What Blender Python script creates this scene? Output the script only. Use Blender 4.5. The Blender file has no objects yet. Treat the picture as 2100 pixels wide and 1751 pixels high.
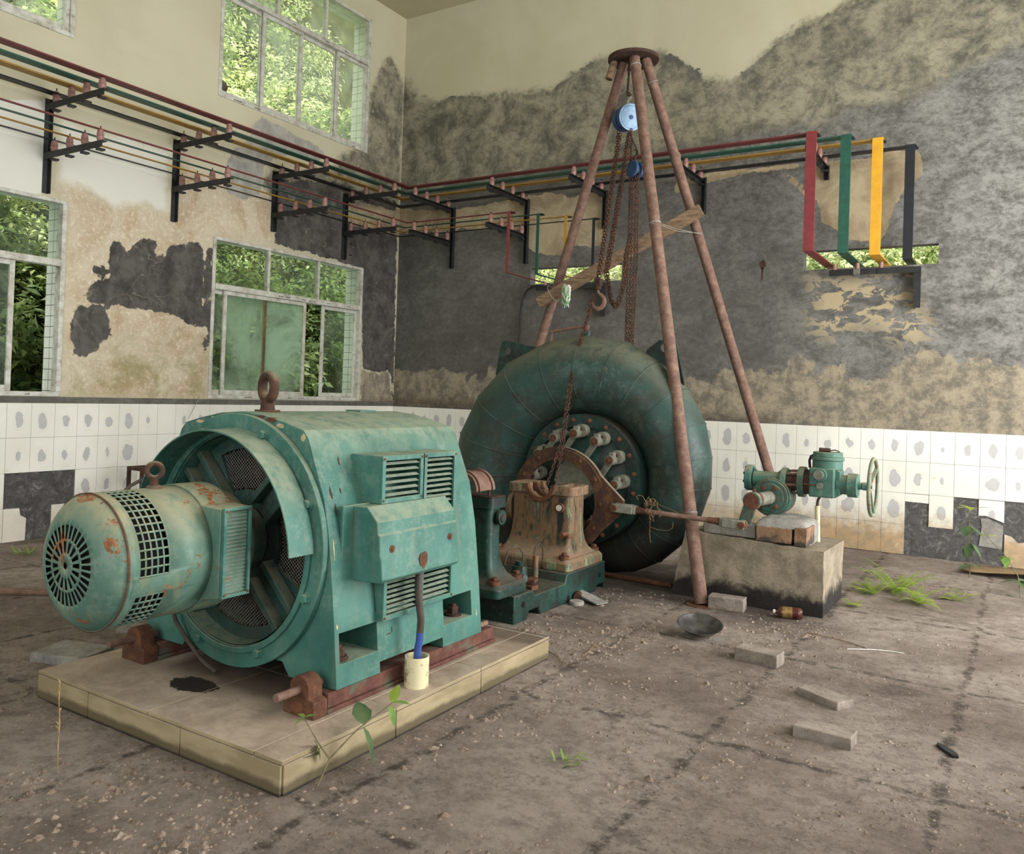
import bpy, bmesh, math, random
import numpy as np
from mathutils import Vector, Matrix, noise as mnoise
random.seed(7); rng = np.random.default_rng(7)
PI = math.pi
SC = bpy.context.scene
# ------------------------------------------------------------------ camera
def make_camera():
    yaw, pitch, roll = 0.5583, 0.0122, 0.0334
    f = Vector((-math.sin(yaw)*math.cos(pitch), math.cos(yaw)*math.cos(pitch), math.sin(pitch)))
    r0 = Vector((math.cos(yaw), math.sin(yaw), 0)); u0 = r0.cross(f)
    r = r0*math.cos(roll)+u0*math.sin(roll); u = -r0*math.sin(roll)+u0*math.cos(roll)
    cam = bpy.data.cameras.new('camera'); o = bpy.data.objects.new('camera', cam)
    SC.collection.objects.link(o)
    M = Matrix(((r.x,u.x,-f.x,7.1842),(r.y,u.y,-f.y,-8.5191),(r.z,u.z,-f.z,1.3782),(0,0,0,1)))
    o.matrix_world = M
    cam.sensor_width = 36; cam.sensor_fit = 'HORIZONTAL'
    cam.lens = 1690.0/2100*36
    cam.shift_x = 0; cam.shift_y = -88/2100
    cam.clip_start = .05; cam.clip_end = 200
    SC.camera = o
make_camera()
# ------------------------------------------------------------------ world, sun, daylight, exposure
w = bpy.data.worlds.new('sky'); SC.world = w; w.use_nodes = True
nt = w.node_tree; bg = nt.nodes['Background']
tc = nt.nodes.new('ShaderNodeTexCoord'); sp = nt.nodes.new('ShaderNodeSeparateXYZ')
rp = nt.nodes.new('ShaderNodeValToRGB')
nt.links.new(tc.outputs['Generated'], sp.inputs[0]); nt.links.new(sp.outputs['Z'], rp.inputs[0])
rp.color_ramp.elements[0].position = 0.0; rp.color_ramp.elements[0].color = (.62,.68,.70,1)
rp.color_ramp.elements[1].position = 0.6; rp.color_ramp.elements[1].color = (1.0,1.0,.98,1)
nt.links.new(rp.outputs[0], bg.inputs[0]); bg.inputs[1].default_value = 3.4
sl = bpy.data.lights.new('sun','SUN'); sl.energy = 8.0; sl.angle = math.radians(6); sl.color = (1,.96,.86)
so = bpy.data.objects.new('sun', sl); SC.collection.objects.link(so)
so.location = (6,2,14)
so.rotation_euler = Vector((-.38,.10,-1.0)).to_track_quat('-Z','Y').to_euler()
def daylight(name, loc, aim, sx, sy, power, col=(1,.99,.98)):
    l = bpy.data.lights.new(name,'AREA'); l.shape = 'RECTANGLE'; l.size = sx; l.size_y = sy
    l.energy = power; l.color = col
    o = bpy.data.objects.new(name, l); SC.collection.objects.link(o); o.location = loc
    o.rotation_euler = Vector(aim).to_track_quat('-Z','Z').to_euler()
# area lamps for daylight from the right; the rear pair is added fill
daylight('daylight_high_windows_right', (10.15,-4.6,4.9), (-1,0,-.22), 7.6, 2.0, 440)
daylight('daylight_door_right', (10.15,-2.6,1.7), (-1,-.05,0), 3.6, 3.2, 370)
daylight('daylight_low_windows_right', (10.15,-8.6,2.2), (-1,.1,-.05), 5.2, 1.8, 60)
daylight('rear_fill_low', (5.5,-13.1,2.2), (0,1,0), 5.0, 4.0, 38)  # added fill lamp behind the camera, no known door
daylight('rear_fill_high', (5.0,-13.1,5.1), (0,1,-.1), 8.0, 1.6, 50)  # second added fill lamp, higher on the rear wall
SC.view_settings.view_transform = 'Standard'; SC.view_settings.look = 'None'
SC.view_settings.exposure = 0.0; SC.view_settings.gamma = 1.0
SC.view_settings.use_curve_mapping = False
SC.cycles.use_denoising = True
SC.cycles.use_adaptive_sampling = True; SC.cycles.adaptive_threshold = .02
SC.cycles.max_bounces = 7; SC.cycles.diffuse_bounces = 4; SC.cycles.transparent_max_bounces = 16
SC.cycles.sample_clamp_indirect = 6; SC.cycles.caustics_reflective = False; SC.cycles.caustics_refractive = False
# ------------------------------------------------------------------ node material helpers
def S(r,g=None,b=None):
    if g is None: r,g,b = r
    def f(c):
        c/=255.0
        return c/12.92 if c<=.04045 else ((c+.055)/1.055)**2.4
    return (f(r),f(g),f(b),1)
class NM:
    def __init__(s, name, rough=.7, metal=0, spec=.3):
        s.m = bpy.data.materials.new(name); s.m.use_nodes = True; s.t = s.m.node_tree
        s.b = s.t.nodes['Principled BSDF']; s.out = s.t.nodes['Material Output']
        s.b.inputs['Roughness'].default_value = rough; s.b.inputs['Metallic'].default_value = metal
        s.b.inputs['Specular IOR Level'].default_value = spec
        s.g = s.t.nodes.new('ShaderNodeNewGeometry'); s.pos = s.g.outputs['Position']
        s.sep = None
    def n(s,t): return s.t.nodes.new(t)
    def L(s,a,b):
        if isinstance(a,(int,float)): b.default_value = a
        elif isinstance(a,tuple): b.default_value = a
        else: s.t.links.new(a,b)
    def xyz(s):
        if not s.sep: s.sep = s.n('ShaderNodeSeparateXYZ'); s.t.links.new(s.pos,s.sep.inputs[0])
        return s.sep.outputs
    def scaled(s,x,y,z,vec=None):
        q = s.n('ShaderNodeMapping'); q.inputs['Scale'].default_value = (x,y,z); s.t.links.new(vec or s.pos,q.inputs[0]); return q.outputs[0]
    def noise(s,scale,detail=4,rough=.6,dist=0,vec=None):
        q = s.n('ShaderNodeTexNoise'); q.inputs['Scale'].default_value = scale; q.inputs['Detail'].default_value = detail
        q.inputs['Roughness'].default_value = rough; q.inputs['Distortion'].default_value = dist
        s.t.links.new(vec or s.pos,q.inputs['Vector']); return q.outputs['Fac']
    def voro(s,scale,feat='DISTANCE_TO_EDGE',vec=None,rnd=1):
        q = s.n('ShaderNodeTexVoronoi'); q.feature = feat; q.inputs['Scale'].default_value = scale; q.inputs['Randomness'].default_value = rnd
        s.t.links.new(vec or s.pos,q.inputs['Vector']); return q.outputs['Distance']
    def ma(s,op,a,b=0,c=0,clamp=False):
        q = s.n('ShaderNodeMath'); q.operation = op; q.use_clamp = clamp
        s.L(a,q.inputs[0]); s.L(b,q.inputs[1]); s.L(c,q.inputs[2]); return q.outputs[0]
    def step(s,x,lo,hi):
        q = s.n('ShaderNodeMapRange'); q.interpolation_type = 'SMOOTHSTEP'
        s.L(x,q.inputs['Value']); q.inputs['From Min'].default_value = lo; q.inputs['From Max'].default_value = hi; return q.outputs[0]
    def mix(s,f,a,b,mode='MIX'):
        q = s.n('ShaderNodeMix'); q.data_type = 'RGBA'; q.blend_type = mode
        s.L(f,q.inputs[0]); s.L(a,q.inputs[6]); s.L(b,q.inputs[7]); return q.outputs[2]
    def ramp(s,f,stops):
        q = s.n('ShaderNodeValToRGB'); e = q.color_ramp.elements
        while len(e)<len(stops): e.new(.5)
        for k,(p,c) in enumerate(stops): e[k].position = p; e[k].color = c
        s.L(f,q.inputs[0]); return q.outputs[0]
    def attr(s,name):
        q = s.n('ShaderNodeAttribute'); q.attribute_name = name; return q.outputs['Fac']
    def bump(s,h,strength=.3,dist=.01):
        q = s.n('ShaderNodeBump'); q.inputs['Strength'].default_value = strength; q.inputs['Distance'].default_value = dist
        s.L(h,q.inputs['Height']); s.t.links.new(q.outputs[0],s.b.inputs['Normal'])
    def col(s,c): s.L(c,s.b.inputs['Base Color']); return s
    def rough(s,r): s.L(r,s.b.inputs['Roughness']); return s
    def up(s,lo=.25,hi=.85):
        q = s.n('ShaderNodeSeparateXYZ'); s.t.links.new(s.g.outputs['Normal'],q.inputs[0]); return s.step(q.outputs[2],lo,hi)

def paint_mat(name, base, base2, dust=S(150,140,115), dust_amt=.6, rust=S(104,62,36), rust_t=.66, rust_amt=.9, streak=S(120,120,96), streak_amt=.25, rough=.42, fine=1.0, dirt=None, dirt_amt=0, oil=None, scuff=.32, uplo=.25):
    m = NM(name, rough)
    n1 = m.noise(3*fine,5,.65); c = m.mix(m.step(n1,.35,.68),base,base2)
    if dirt is not None:
        c = m.mix(m.ma('MULTIPLY',m.step(m.noise(5*fine,6,.7,.6),.42,.62),dirt_amt),c,dirt)
    st = m.step(m.noise(9*fine,5,.6,0,m.scaled(1.6,1.6,.16)),.5,.72)
    c = m.mix(m.ma('MULTIPLY',st,streak_amt),c,streak)
    sc = m.step(m.noise(60*fine,3,.7),.62,.70); c = m.mix(m.ma('MULTIPLY',sc,.22),c,S(150,160,144))
    sf = m.ma('MULTIPLY',m.step(m.noise(16*fine,8,.78,.2),.47,.60),m.step(m.noise(2.2*fine,4,.6),.40,.60)); c = m.mix(m.ma('MULTIPLY',sf,scuff),c,S(136,152,138))
    du = m.ma('MULTIPLY',m.up(uplo,.85), m.step(m.noise(14*fine,6,.7,.4),.22,.6)); c = m.mix(m.ma('MULTIPLY',du,dust_amt),c,dust)
    r = m.ma('ADD',m.noise(7*fine,8,.72,.5),m.ma('MULTIPLY',m.noise(70*fine,2,.5),.10))
    if oil: c = m.mix(m.ma('MULTIPLY',m.step(m.ma('ADD',m.xyz()[2],m.ma('MULTIPLY',m.ma('SUBTRACT',m.noise(5,6,.7,.4),.5),.9)),oil[1],oil[0]),.85),c,S(44,38,32))
    rm = m.ma('MULTIPLY',m.step(r,rust_t,rust_t+.025),rust_amt)
    rc = m.mix(m.step(m.noise(45,4,.7),.4,.62),rust,tuple(min(1,x*2.1) for x in rust[:3])+(1,))
    c = m.mix(rm,c,rc); m.col(c)
    m.rough(m.ma('ADD',m.ma('MULTIPLY',m.ma('MAXIMUM',rm,du),.4),m.ma('ADD',rough,m.ma('MULTIPLY',n1,.15))))
    m.bump(m.ma('ADD',m.ma('MULTIPLY',m.noise(38*fine,4,.6),.5),m.ma('MULTIPLY',rm,-.6)),.28,.004)
    return m.m
def rust_mat(name, c1=S(92,60,44), c2=S(128,86,60), c3=S(64,46,38), green=None, rough=.85, up_dust=None):
    m = NM(name, rough); n = m.noise(16,6,.7)
    c = m.ramp(n,[(.3,c3),(.5,c1),(.72,c2)])
    c = m.mix(m.ma('MULTIPLY',m.step(m.noise(120,3,.7),.5,.66),.5),c,tuple(x*.55 for x in c1[:3])+(1,))
    if green: c = m.mix(m.ma('MULTIPLY',m.step(m.noise(6,5,.65,.6),.48,.62),.8),c,green)
    if up_dust: c = m.mix(m.ma('MULTIPLY',m.up(),.6),c,up_dust)
    m.col(c); m.bump(m.noise(150,4,.7),.35,.003); return m.m
def flat_mat(name, col, rough=.6, var=.12, scale=20, metal=0, spec=.3, bump=.1):
    m = NM(name,rough,metal,spec); d = tuple(x*(1-var*2) for x in col[:3])+(1,)
    m.col(m.mix(m.step(m.noise(scale,5,.65),.3,.7),d,col)); m.bump(m.noise(scale*4,3,.6),bump,.003); return m.m
M = {}
M['green'] = paint_mat('green machine paint',S(50,98,88),S(76,124,112),dust=S(152,156,132),dust_amt=.75,rust_t=.735,streak_amt=.3)
M['green_end'] = paint_mat('darker mottled green paint',S(42,72,66),S(56,88,80),dust=S(128,124,104),dust_amt=.8,rust_t=.72,streak_amt=.15,dirt=S(70,70,60),dirt_amt=.5,scuff=.15)  # deeper base green than the housing, with mottled patches
M['exciter'] = paint_mat('weathered exciter paint',S(78,112,100),S(100,130,114),dust=S(164,156,126),dust_amt=.85,rust=S(118,70,38),rust_t=.65,uplo=.08,scuff=.35,streak=S(146,138,88),streak_amt=.5)
M['volute'] = paint_mat('dusty volute paint',S(38,66,60),S(52,78,72),dust=S(104,104,88),dust_amt=.85,rust_t=.72,rust=S(96,76,52),streak=S(60,64,54),streak_amt=.5,dirt=S(52,54,46),dirt_amt=.75,fine=.8,rough=.38,oil=(.25,.62),scuff=.15)
M['dark_green'] = paint_mat('dark green cast iron paint',S(26,54,48),S(36,70,62),dust=S(88,76,64),dust_amt=.7,rust_t=.72,streak=S(30,32,30),streak_amt=.7,dirt=S(36,36,34),dirt_amt=.8,rough=.38,scuff=.06)
M['valve_green'] = paint_mat('valve actuator paint',S(58,98,86),S(74,112,98),dust=S(142,138,112),dust_amt=.7,rust_t=.75,streak_amt=.12,fine=1.5)
M['wheel'] = paint_mat('worn handwheel paint',S(98,116,98),S(140,138,116),dust=S(150,140,118),dust_amt=.5,rust_t=.62,fine=3)
M['valve_dark'] = paint_mat('gearbox paint in grime',S(48,88,76),S(66,106,92),dust=S(140,134,112),dust_amt=.8,rust_t=.62,streak_amt=.2,fine=2,dirt=S(66,52,42),dirt_amt=.7)
M['bearing_old'] = paint_mat('streaked bearing casting',S(70,92,76),S(110,118,84),dust=S(140,116,88),dust_amt=.6,rust=S(126,92,58),rust_t=.5,rust_amt=.85,streak=S(44,46,40),streak_amt=.85,fine=1.6,dirt=S(140,112,74),dirt_amt=.8)
m = NM('streaked bearing casting',.6); q = m.noise(5,6,.65,.2,m.scaled(1.9,1.9,.30)); q2 = m.noise(30,6,.75,0,m.scaled(1,1,.5))
c = m.ramp(m.ma('ADD',m.ma('MULTIPLY',q,.8),m.ma('MULTIPLY',q2,.2)),[(.40,S(38,42,38)),(.445,S(84,78,58)),(.48,S(122,94,70)),(.52,S(116,90,66)),(.545,S(58,74,66)),(.58,S(140,134,100)),(.63,S(74,110,98))])
c = m.mix(m.ma('MULTIPLY',m.step(m.xyz()[2],.60,.74),m.ma('MULTIPLY',m.step(q2,.42,.6),.8)),c,S(150,120,98)); c = m.mix(m.ma('MULTIPLY',m.up(),.6),c,S(140,118,98)); m.col(c); m.bump(m.noise(60,5,.7),.4,.004); M['bearing'] = m.m
M['rust'] = rust_mat('flaky brown rust'); M['rust_dark'] = rust_mat('dark rust',S(66,48,40),S(98,66,46),S(44,36,32))
M['rust_ring'] = rust_mat('rusted ring steel',S(78,56,44),S(122,84,54),S(58,46,40),up_dust=S(140,132,112))
M['pipe_rust'] = rust_mat('rusty pipe',S(116,90,78),S(142,116,100),S(92,68,60))
M['rail_rust'] = rust_mat('rusty rail with paint remains',S(98,62,54),S(120,84,70),S(74,50,44),green=S(88,98,80))
M['chain'] = rust_mat('rusty chain steel',S(74,50,38),S(112,70,46),S(48,36,30),rough=.6)
M['bolt'] = rust_mat('rusty bolt',S(104,70,52),S(132,92,64),S(74,54,44))
M['bare'] = flat_mat('dusty grey steel',S(126,126,112),.6,.2,30)
M['louver'] = flat_mat('dusty louvre slat',S(138,150,132),.6,.15,40)
M['screen'] = flat_mat('expanded metal mesh',S(140,138,130),.6,.1,60)
M['black'] = flat_mat('black interior shade',S(14,13,12),.9,.2,10)  # black that stands for shade inside the machines
M['black_steel'] = flat_mat('black painted steel',S(48,48,48),.5,.25,16)
M['black_bar'] = flat_mat('black busbar paint',S(36,38,42),.45,.15,12)
M['red_bar'] = flat_mat('red busbar paint',S(128,52,54),.45,.12,14)
M['green_bar'] = flat_mat('green busbar paint',S(40,88,72),.45,.15,14)
M['yellow_bar'] = flat_mat('yellow busbar paint',S(222,164,44),.45,.08,10)
M['red_thin'] = flat_mat('red thin busbar paint',S(134,66,62),.5,.12,14)
M['yellow_thin'] = flat_mat('yellow thin busbar paint',S(176,134,50),.5,.1,10)
M['ceramic'] = flat_mat('pink ceramic insulator',S(160,120,110),.35,.1,30)
M['wood'] = None
m = NM('rough sawn timber',.8); wv = m.noise(10,5,.6,1.0,m.scaled(1,1,6)); m.col(m.ramp(wv,[(.3,S(88,70,54)),(.5,S(122,100,78)),(.7,S(144,122,98))])); m.bump(wv,.3,.004); M['wood'] = m.m
M['blue'] = flat_mat('blue hoist paint',S(142,172,200),.4,.12,24)
M['blue_dark'] = flat_mat('blue hoist rim paint',S(48,78,122),.4,.2,24)
M['pvc'] = NM('cream pvc',.5); _m = M['pvc']; _m.col(_m.mix(_m.step(_m.noise(22,6,.7),.56,.66),S(216,206,168),S(140,120,92))); M['pvc'] = _m.m
M['cable'] = flat_mat('dusty black cable',S(84,74,66),.6,.2,20)
M['cable_blue'] = flat_mat('blue cable sheath',S(56,86,150),.5,.15,14)
M['wire'] = flat_mat('thin steel wire',S(150,144,134),.5,.1,30)
M['root'] = flat_mat('dry roots',S(138,112,84),.9,.2,30)
M['concrete'] = None
def conc(name, top, bottom, zlo, zhi, extra=None):
    m = NM(name,.9); n = m.noise(7,8,.7,.3); z = m.xyz()[2]
    t = m.step(m.ma('ADD',z,m.ma('MULTIPLY',m.ma('SUBTRACT',n,.5),.25)),zlo,zhi)
    c = m.mix(m.step(n,.35,.65),tuple(x*.62 for x in top[:3])+(1,),top); c = m.mix(t,bottom,c)
    c = m.mix(m.ma('MULTIPLY',m.step(m.noise(60,4,.7),.52,.66),.35),c,S(70,64,56))
    m.col(c); m.bump(m.ma('ADD',m.noise(22,8,.75),m.ma('MULTIPLY',m.noise(140,2),.3)),.6,.012); return m.m
M['concrete'] = conc('oil stained concrete',S(154,142,122),S(40,36,34),.09,.19)
M['mortar'] = conc('grey mortar',S(160,156,148),S(120,114,104),-1,0)
M['brick_dirty'] = conc('dirty brick',S(150,118,92),S(70,64,58),.44,.50)
M['brick_grey'] = conc('grey weathered brick',S(154,142,131),S(124,112,103),-.02,.05)
M['plastic_white'] = flat_mat('white plastic',S(220,216,206),.5,.05,20)
# ------------------------------------------------------------------ mesh helpers
def V(*a): return Vector(a)
class MB:
    def __init__(s): s.v = []; s.f = []
    def add(s,vs,fs):
        o = len(s.v); s.v += [tuple(x) for x in vs]; s.f += [tuple(i+o for i in f) for f in fs]; return s
    def box(s,x0,x1,y0,y1,z0,z1):
        return s.add([(x0,y0,z0),(x1,y0,z0),(x1,y1,z0),(x0,y1,z0),(x0,y0,z1),(x1,y0,z1),(x1,y1,z1),(x0,y1,z1)],
            [(0,3,2,1),(4,5,6,7),(0,1,5,4),(1,2,6,5),(2,3,7,6),(3,0,4,7)])
    def obox(s,c,sx,sy,sz,rot):   # oriented box, centre c, sizes, rotation matrix 3x3
        vs = []
        for k in range(8):
            p = Vector(((.5 if k&1 else -.5)*sx,(.5 if k&2 else -.5)*sy,(.5 if k&4 else -.5)*sz)); vs.append(Vector(c)+rot@p)
        return s.add(vs,[(0,2,3,1),(4,5,7,6),(0,1,5,4),(1,3,7,5),(3,2,6,7),(2,0,4,6)])
    def beam(s,p0,p1,a,b,up=(0,0,1)):
        p0 = Vector(p0); p1 = Vector(p1); d = (p1-p0); L = d.length; d.normalize(); r = d.cross(Vector(up)).normalized(); u = r.cross(d)
        R = Matrix((r,d,u)).transposed(); return s.obox((p0+p1)/2,a,L,b,R)
    def prism(s,poly,axis,lo,hi):  # poly in the two other axes (order x,y,z without axis)
        n = len(poly); vs = []
        for h in (lo,hi):
            for a,b in poly:
                vs.append({'x':(h,a,b),'y':(a,h,b),'z':(a,b,h)}[axis])
        return s.add(vs,[tuple(range(n))[::-1],tuple(range(n,2*n))]+[(i,(i+1)%n,(i+1)%n+n,i+n) for i in range(n)])
    def lathe(s,c,d,prof,n=32,a0=0,a1=2*PI,cap=True,ref=None):   # prof: (distance along d, radius)
        d = Vector(d).normalized(); r = Vector(ref) if ref else (Vector((0,0,1)) if abs(d.z)<.9 else Vector((1,0,0)))
        u = (r-d*r.dot(d)).normalized(); w = d.cross(u); full = abs(a1-a0-2*PI)<1e-6; m = n if full else n+1
        vs = []
        for t,rad in prof:
            for k in range(m):
                a = a0+(a1-a0)*k/n; vs.append(Vector(c)+d*t+(u*math.cos(a)+w*math.sin(a))*rad)
        fs = []
        for j in range(len(prof)-1):
            for k in range(n):
                k2 = (k+1)%m; fs.append((j*m+k,j*m+k2,(j+1)*m+k2,(j+1)*m+k))
        if cap and full:
            fs.append(tuple(range(m))[::-1]); fs.append(tuple(range((len(prof)-1)*m,len(prof)*m)))
        return s.add(vs,fs)
    def cyl(s,p0,p1,r0,r1=None,n=20):
        p0 = Vector(p0); p1 = Vector(p1); L = (p1-p0).length
        return s.lathe(p0,p1-p0,[(0,r0),(L,r0 if r1 is None else r1)],n)
    def ringp(s,c,d,ri,ro,t,n=48,a0=0,a1=2*PI):   # annular plate
        d = Vector(d).normalized(); r = (Vector((0,0,1)) if abs(d.z)<.9 else Vector((1,0,0))); u = (r-d*r.dot(d)).normalized(); w = d.cross(u)
        full = abs(a1-a0-2*PI)<1e-6; m = n if full else n+1; vs = []
        for k in range(m):
            a = a0+(a1-a0)*k/n; e = u*math.cos(a)+w*math.sin(a)
            vs += [Vector(c)+e*ri,Vector(c)+e*ro,Vector(c)+e*ro+d*t,Vector(c)+e*ri+d*t]
        fs = []
        for k in range(n):
            a = 4*k; b = 4*((k+1)%m)
            for q in range(4): fs.append((a+q,b+q,b+(q+1)%4,a+(q+1)%4))
        if not full: fs += [(0,3,2,1),(4*n,4*n+1,4*n+2,4*n+3)]
        return s.add(vs,fs)
    def tube(s,pts,r,n=8,closed=False):
        pts = [Vector(p) for p in pts]; N = len(pts); rr = r if isinstance(r,(list,tuple)) else [r]*N
        vs = []; prev = None
        for i in range(N):
            if closed: d = pts[(i+1)%N]-pts[i-1]
            else: d = pts[min(i+1,N-1)]-pts[max(i-1,0)]
            d.normalize()
            if prev is None: prev = d.orthogonal().normalized()
            prev = (prev-d*prev.dot(d))
            prev = prev.normalized() if prev.length>1e-6 else d.orthogonal().normalized()
            w = d.cross(prev)
            for k in range(n): a = 2*PI*k/n; vs.append(pts[i]+(prev*math.cos(a)+w*math.sin(a))*rr[i])
        fs = []
        for i in range(N if closed else N-1):
            j = (i+1)%N
            for k in range(n): fs.append((i*n+k,i*n+(k+1)%n,j*n+(k+1)%n,j*n+k))
        if not closed: fs += [tuple(range(n))[::-1],tuple(range((N-1)*n,N*n))]
        return s.add(vs,fs)
    def hexbolt(s,c,d,r,h,washer=True,stud=True):
        d = Vector(d).normalized(); c = Vector(c)
        if washer: s.cyl(c,c+d*h*.2,r*1.35,n=16)
        s.lathe(c+d*h*.15,d,[(0,r),(h*.75,r),(h*.9,r*.8)],6)
        if stud: s.cyl(c+d*h*.8,c+d*h*1.35,r*.5,n=10)
        return s
    def ball(s,c,r,n=12,sc=(1,1,1)):
        vs = []; fs = []; m = n//2
        for j in range(m+1):
            th = PI*j/m
            for k in range(n): a = 2*PI*k/n; vs.append((c[0]+r*sc[0]*math.sin(th)*math.cos(a),c[1]+r*sc[1]*math.sin(th)*math.sin(a),c[2]+r*sc[2]*math.cos(th)))
        for j in range(m):
            for k in range(n): fs.append((j*n+k,(j+1)*n+k,(j+1)*n+(k+1)%n,j*n+(k+1)%n))
        return s.add(vs,fs)
    def torus(s,c,d,R,r,n=32,m=12,sq=1.0):
        d = Vector(d).normalized(); a0 = Vector((0,0,1)) if abs(d.z)<.9 else Vector((1,0,0)); u = (a0-d*a0.dot(d)).normalized(); w = d.cross(u)
        return s.tube([Vector(c)+u*math.cos(2*PI*k/n)*R*sq+w*math.sin(2*PI*k/n)*R for k in range(n)],r,m,True)
    def bevelled(s): return s
    def build(s,name,mat,parent=None,sharp=35,bevel=0,solid=0,weld=False):
        me = bpy.data.meshes.new(name); me.from_pydata(s.v,[],s.f); me.validate()
        bm = bmesh.new(); bm.from_mesh(me)
        if weld: bmesh.ops.remove_doubles(bm,verts=bm.verts,dist=2e-4)
        bmesh.ops.recalc_face_normals(bm,faces=bm.faces); bm.to_mesh(me); bm.free()
        me.materials.append(mat if not isinstance(mat,str) else M[mat])
        for p in me.polygons: p.use_smooth = True
        me.set_sharp_from_angle(angle=math.radians(sharp))
        o = bpy.data.objects.new(name,me); SC.collection.objects.link(o)
        if parent is not None: attach(o,parent)
        else: recentre(o)
        if bevel:
            b = o.modifiers.new('bevel','BEVEL'); b.width = bevel; b.segments = 2; b.limit_method = 'ANGLE'; b.angle_limit = math.radians(40); b.harden_normals = False
        if solid:
            b = o.modifiers.new('solid','SOLIDIFY'); b.thickness = solid; b.offset = 0
        return o
def world_origin(o):
    p = Vector(o.location); q = o.parent
    while q: p = p+q.location; q = q.parent
    return p
def attach(o,parent):
    o.parent = parent; o.location = -world_origin(parent)
def recentre(o):
    me = o.data; n = len(me.vertices)
    if not n: return
    a = np.empty(n*3,dtype=np.float32); me.vertices.foreach_get('co',a); a = a.reshape(-1,3)
    c = (a.min(0)+a.max(0))/2; c[2] = a[:,2].min(); a -= c; me.vertices.foreach_set('co',a.ravel()); me.update(); o.location = [float(t) for t in c]
def boolean(o, cutter):
    c = cutter.build('cutter','black'); b = o.modifiers.new('b','BOOLEAN'); b.object = c; b.solver = 'EXACT'
    bpy.context.view_layer.update(); dg = bpy.context.evaluated_depsgraph_get()
    me = bpy.data.meshes.new_from_object(o.evaluated_get(dg)); o.modifiers.remove(b); old = o.data; o.data = me; me.name = old.name
    bpy.data.objects.remove(c); me.set_sharp_from_angle(angle=math.radians(35)); return o
def tag(o,label=None,cat=None,group=None,kind=None):
    if label: o['label'] = label
    if cat: o['category'] = cat
    if group: o['group'] = group
    if kind: o['kind'] = kind
    return o
def thing(name,label,cat,loc,group=None):
    o = bpy.data.objects.new(name,None); SC.collection.objects.link(o); o.location = loc; o.empty_display_size = .1
    return tag(o,label,cat,group)
def copy_tree(o,parent=None,delta=None):
    c = o.copy(); SC.collection.objects.link(c); c.parent = parent
    if delta is not None: c.location = o.location+Vector(delta)
    for ch in o.children: copy_tree(ch,c)
    return c
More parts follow.
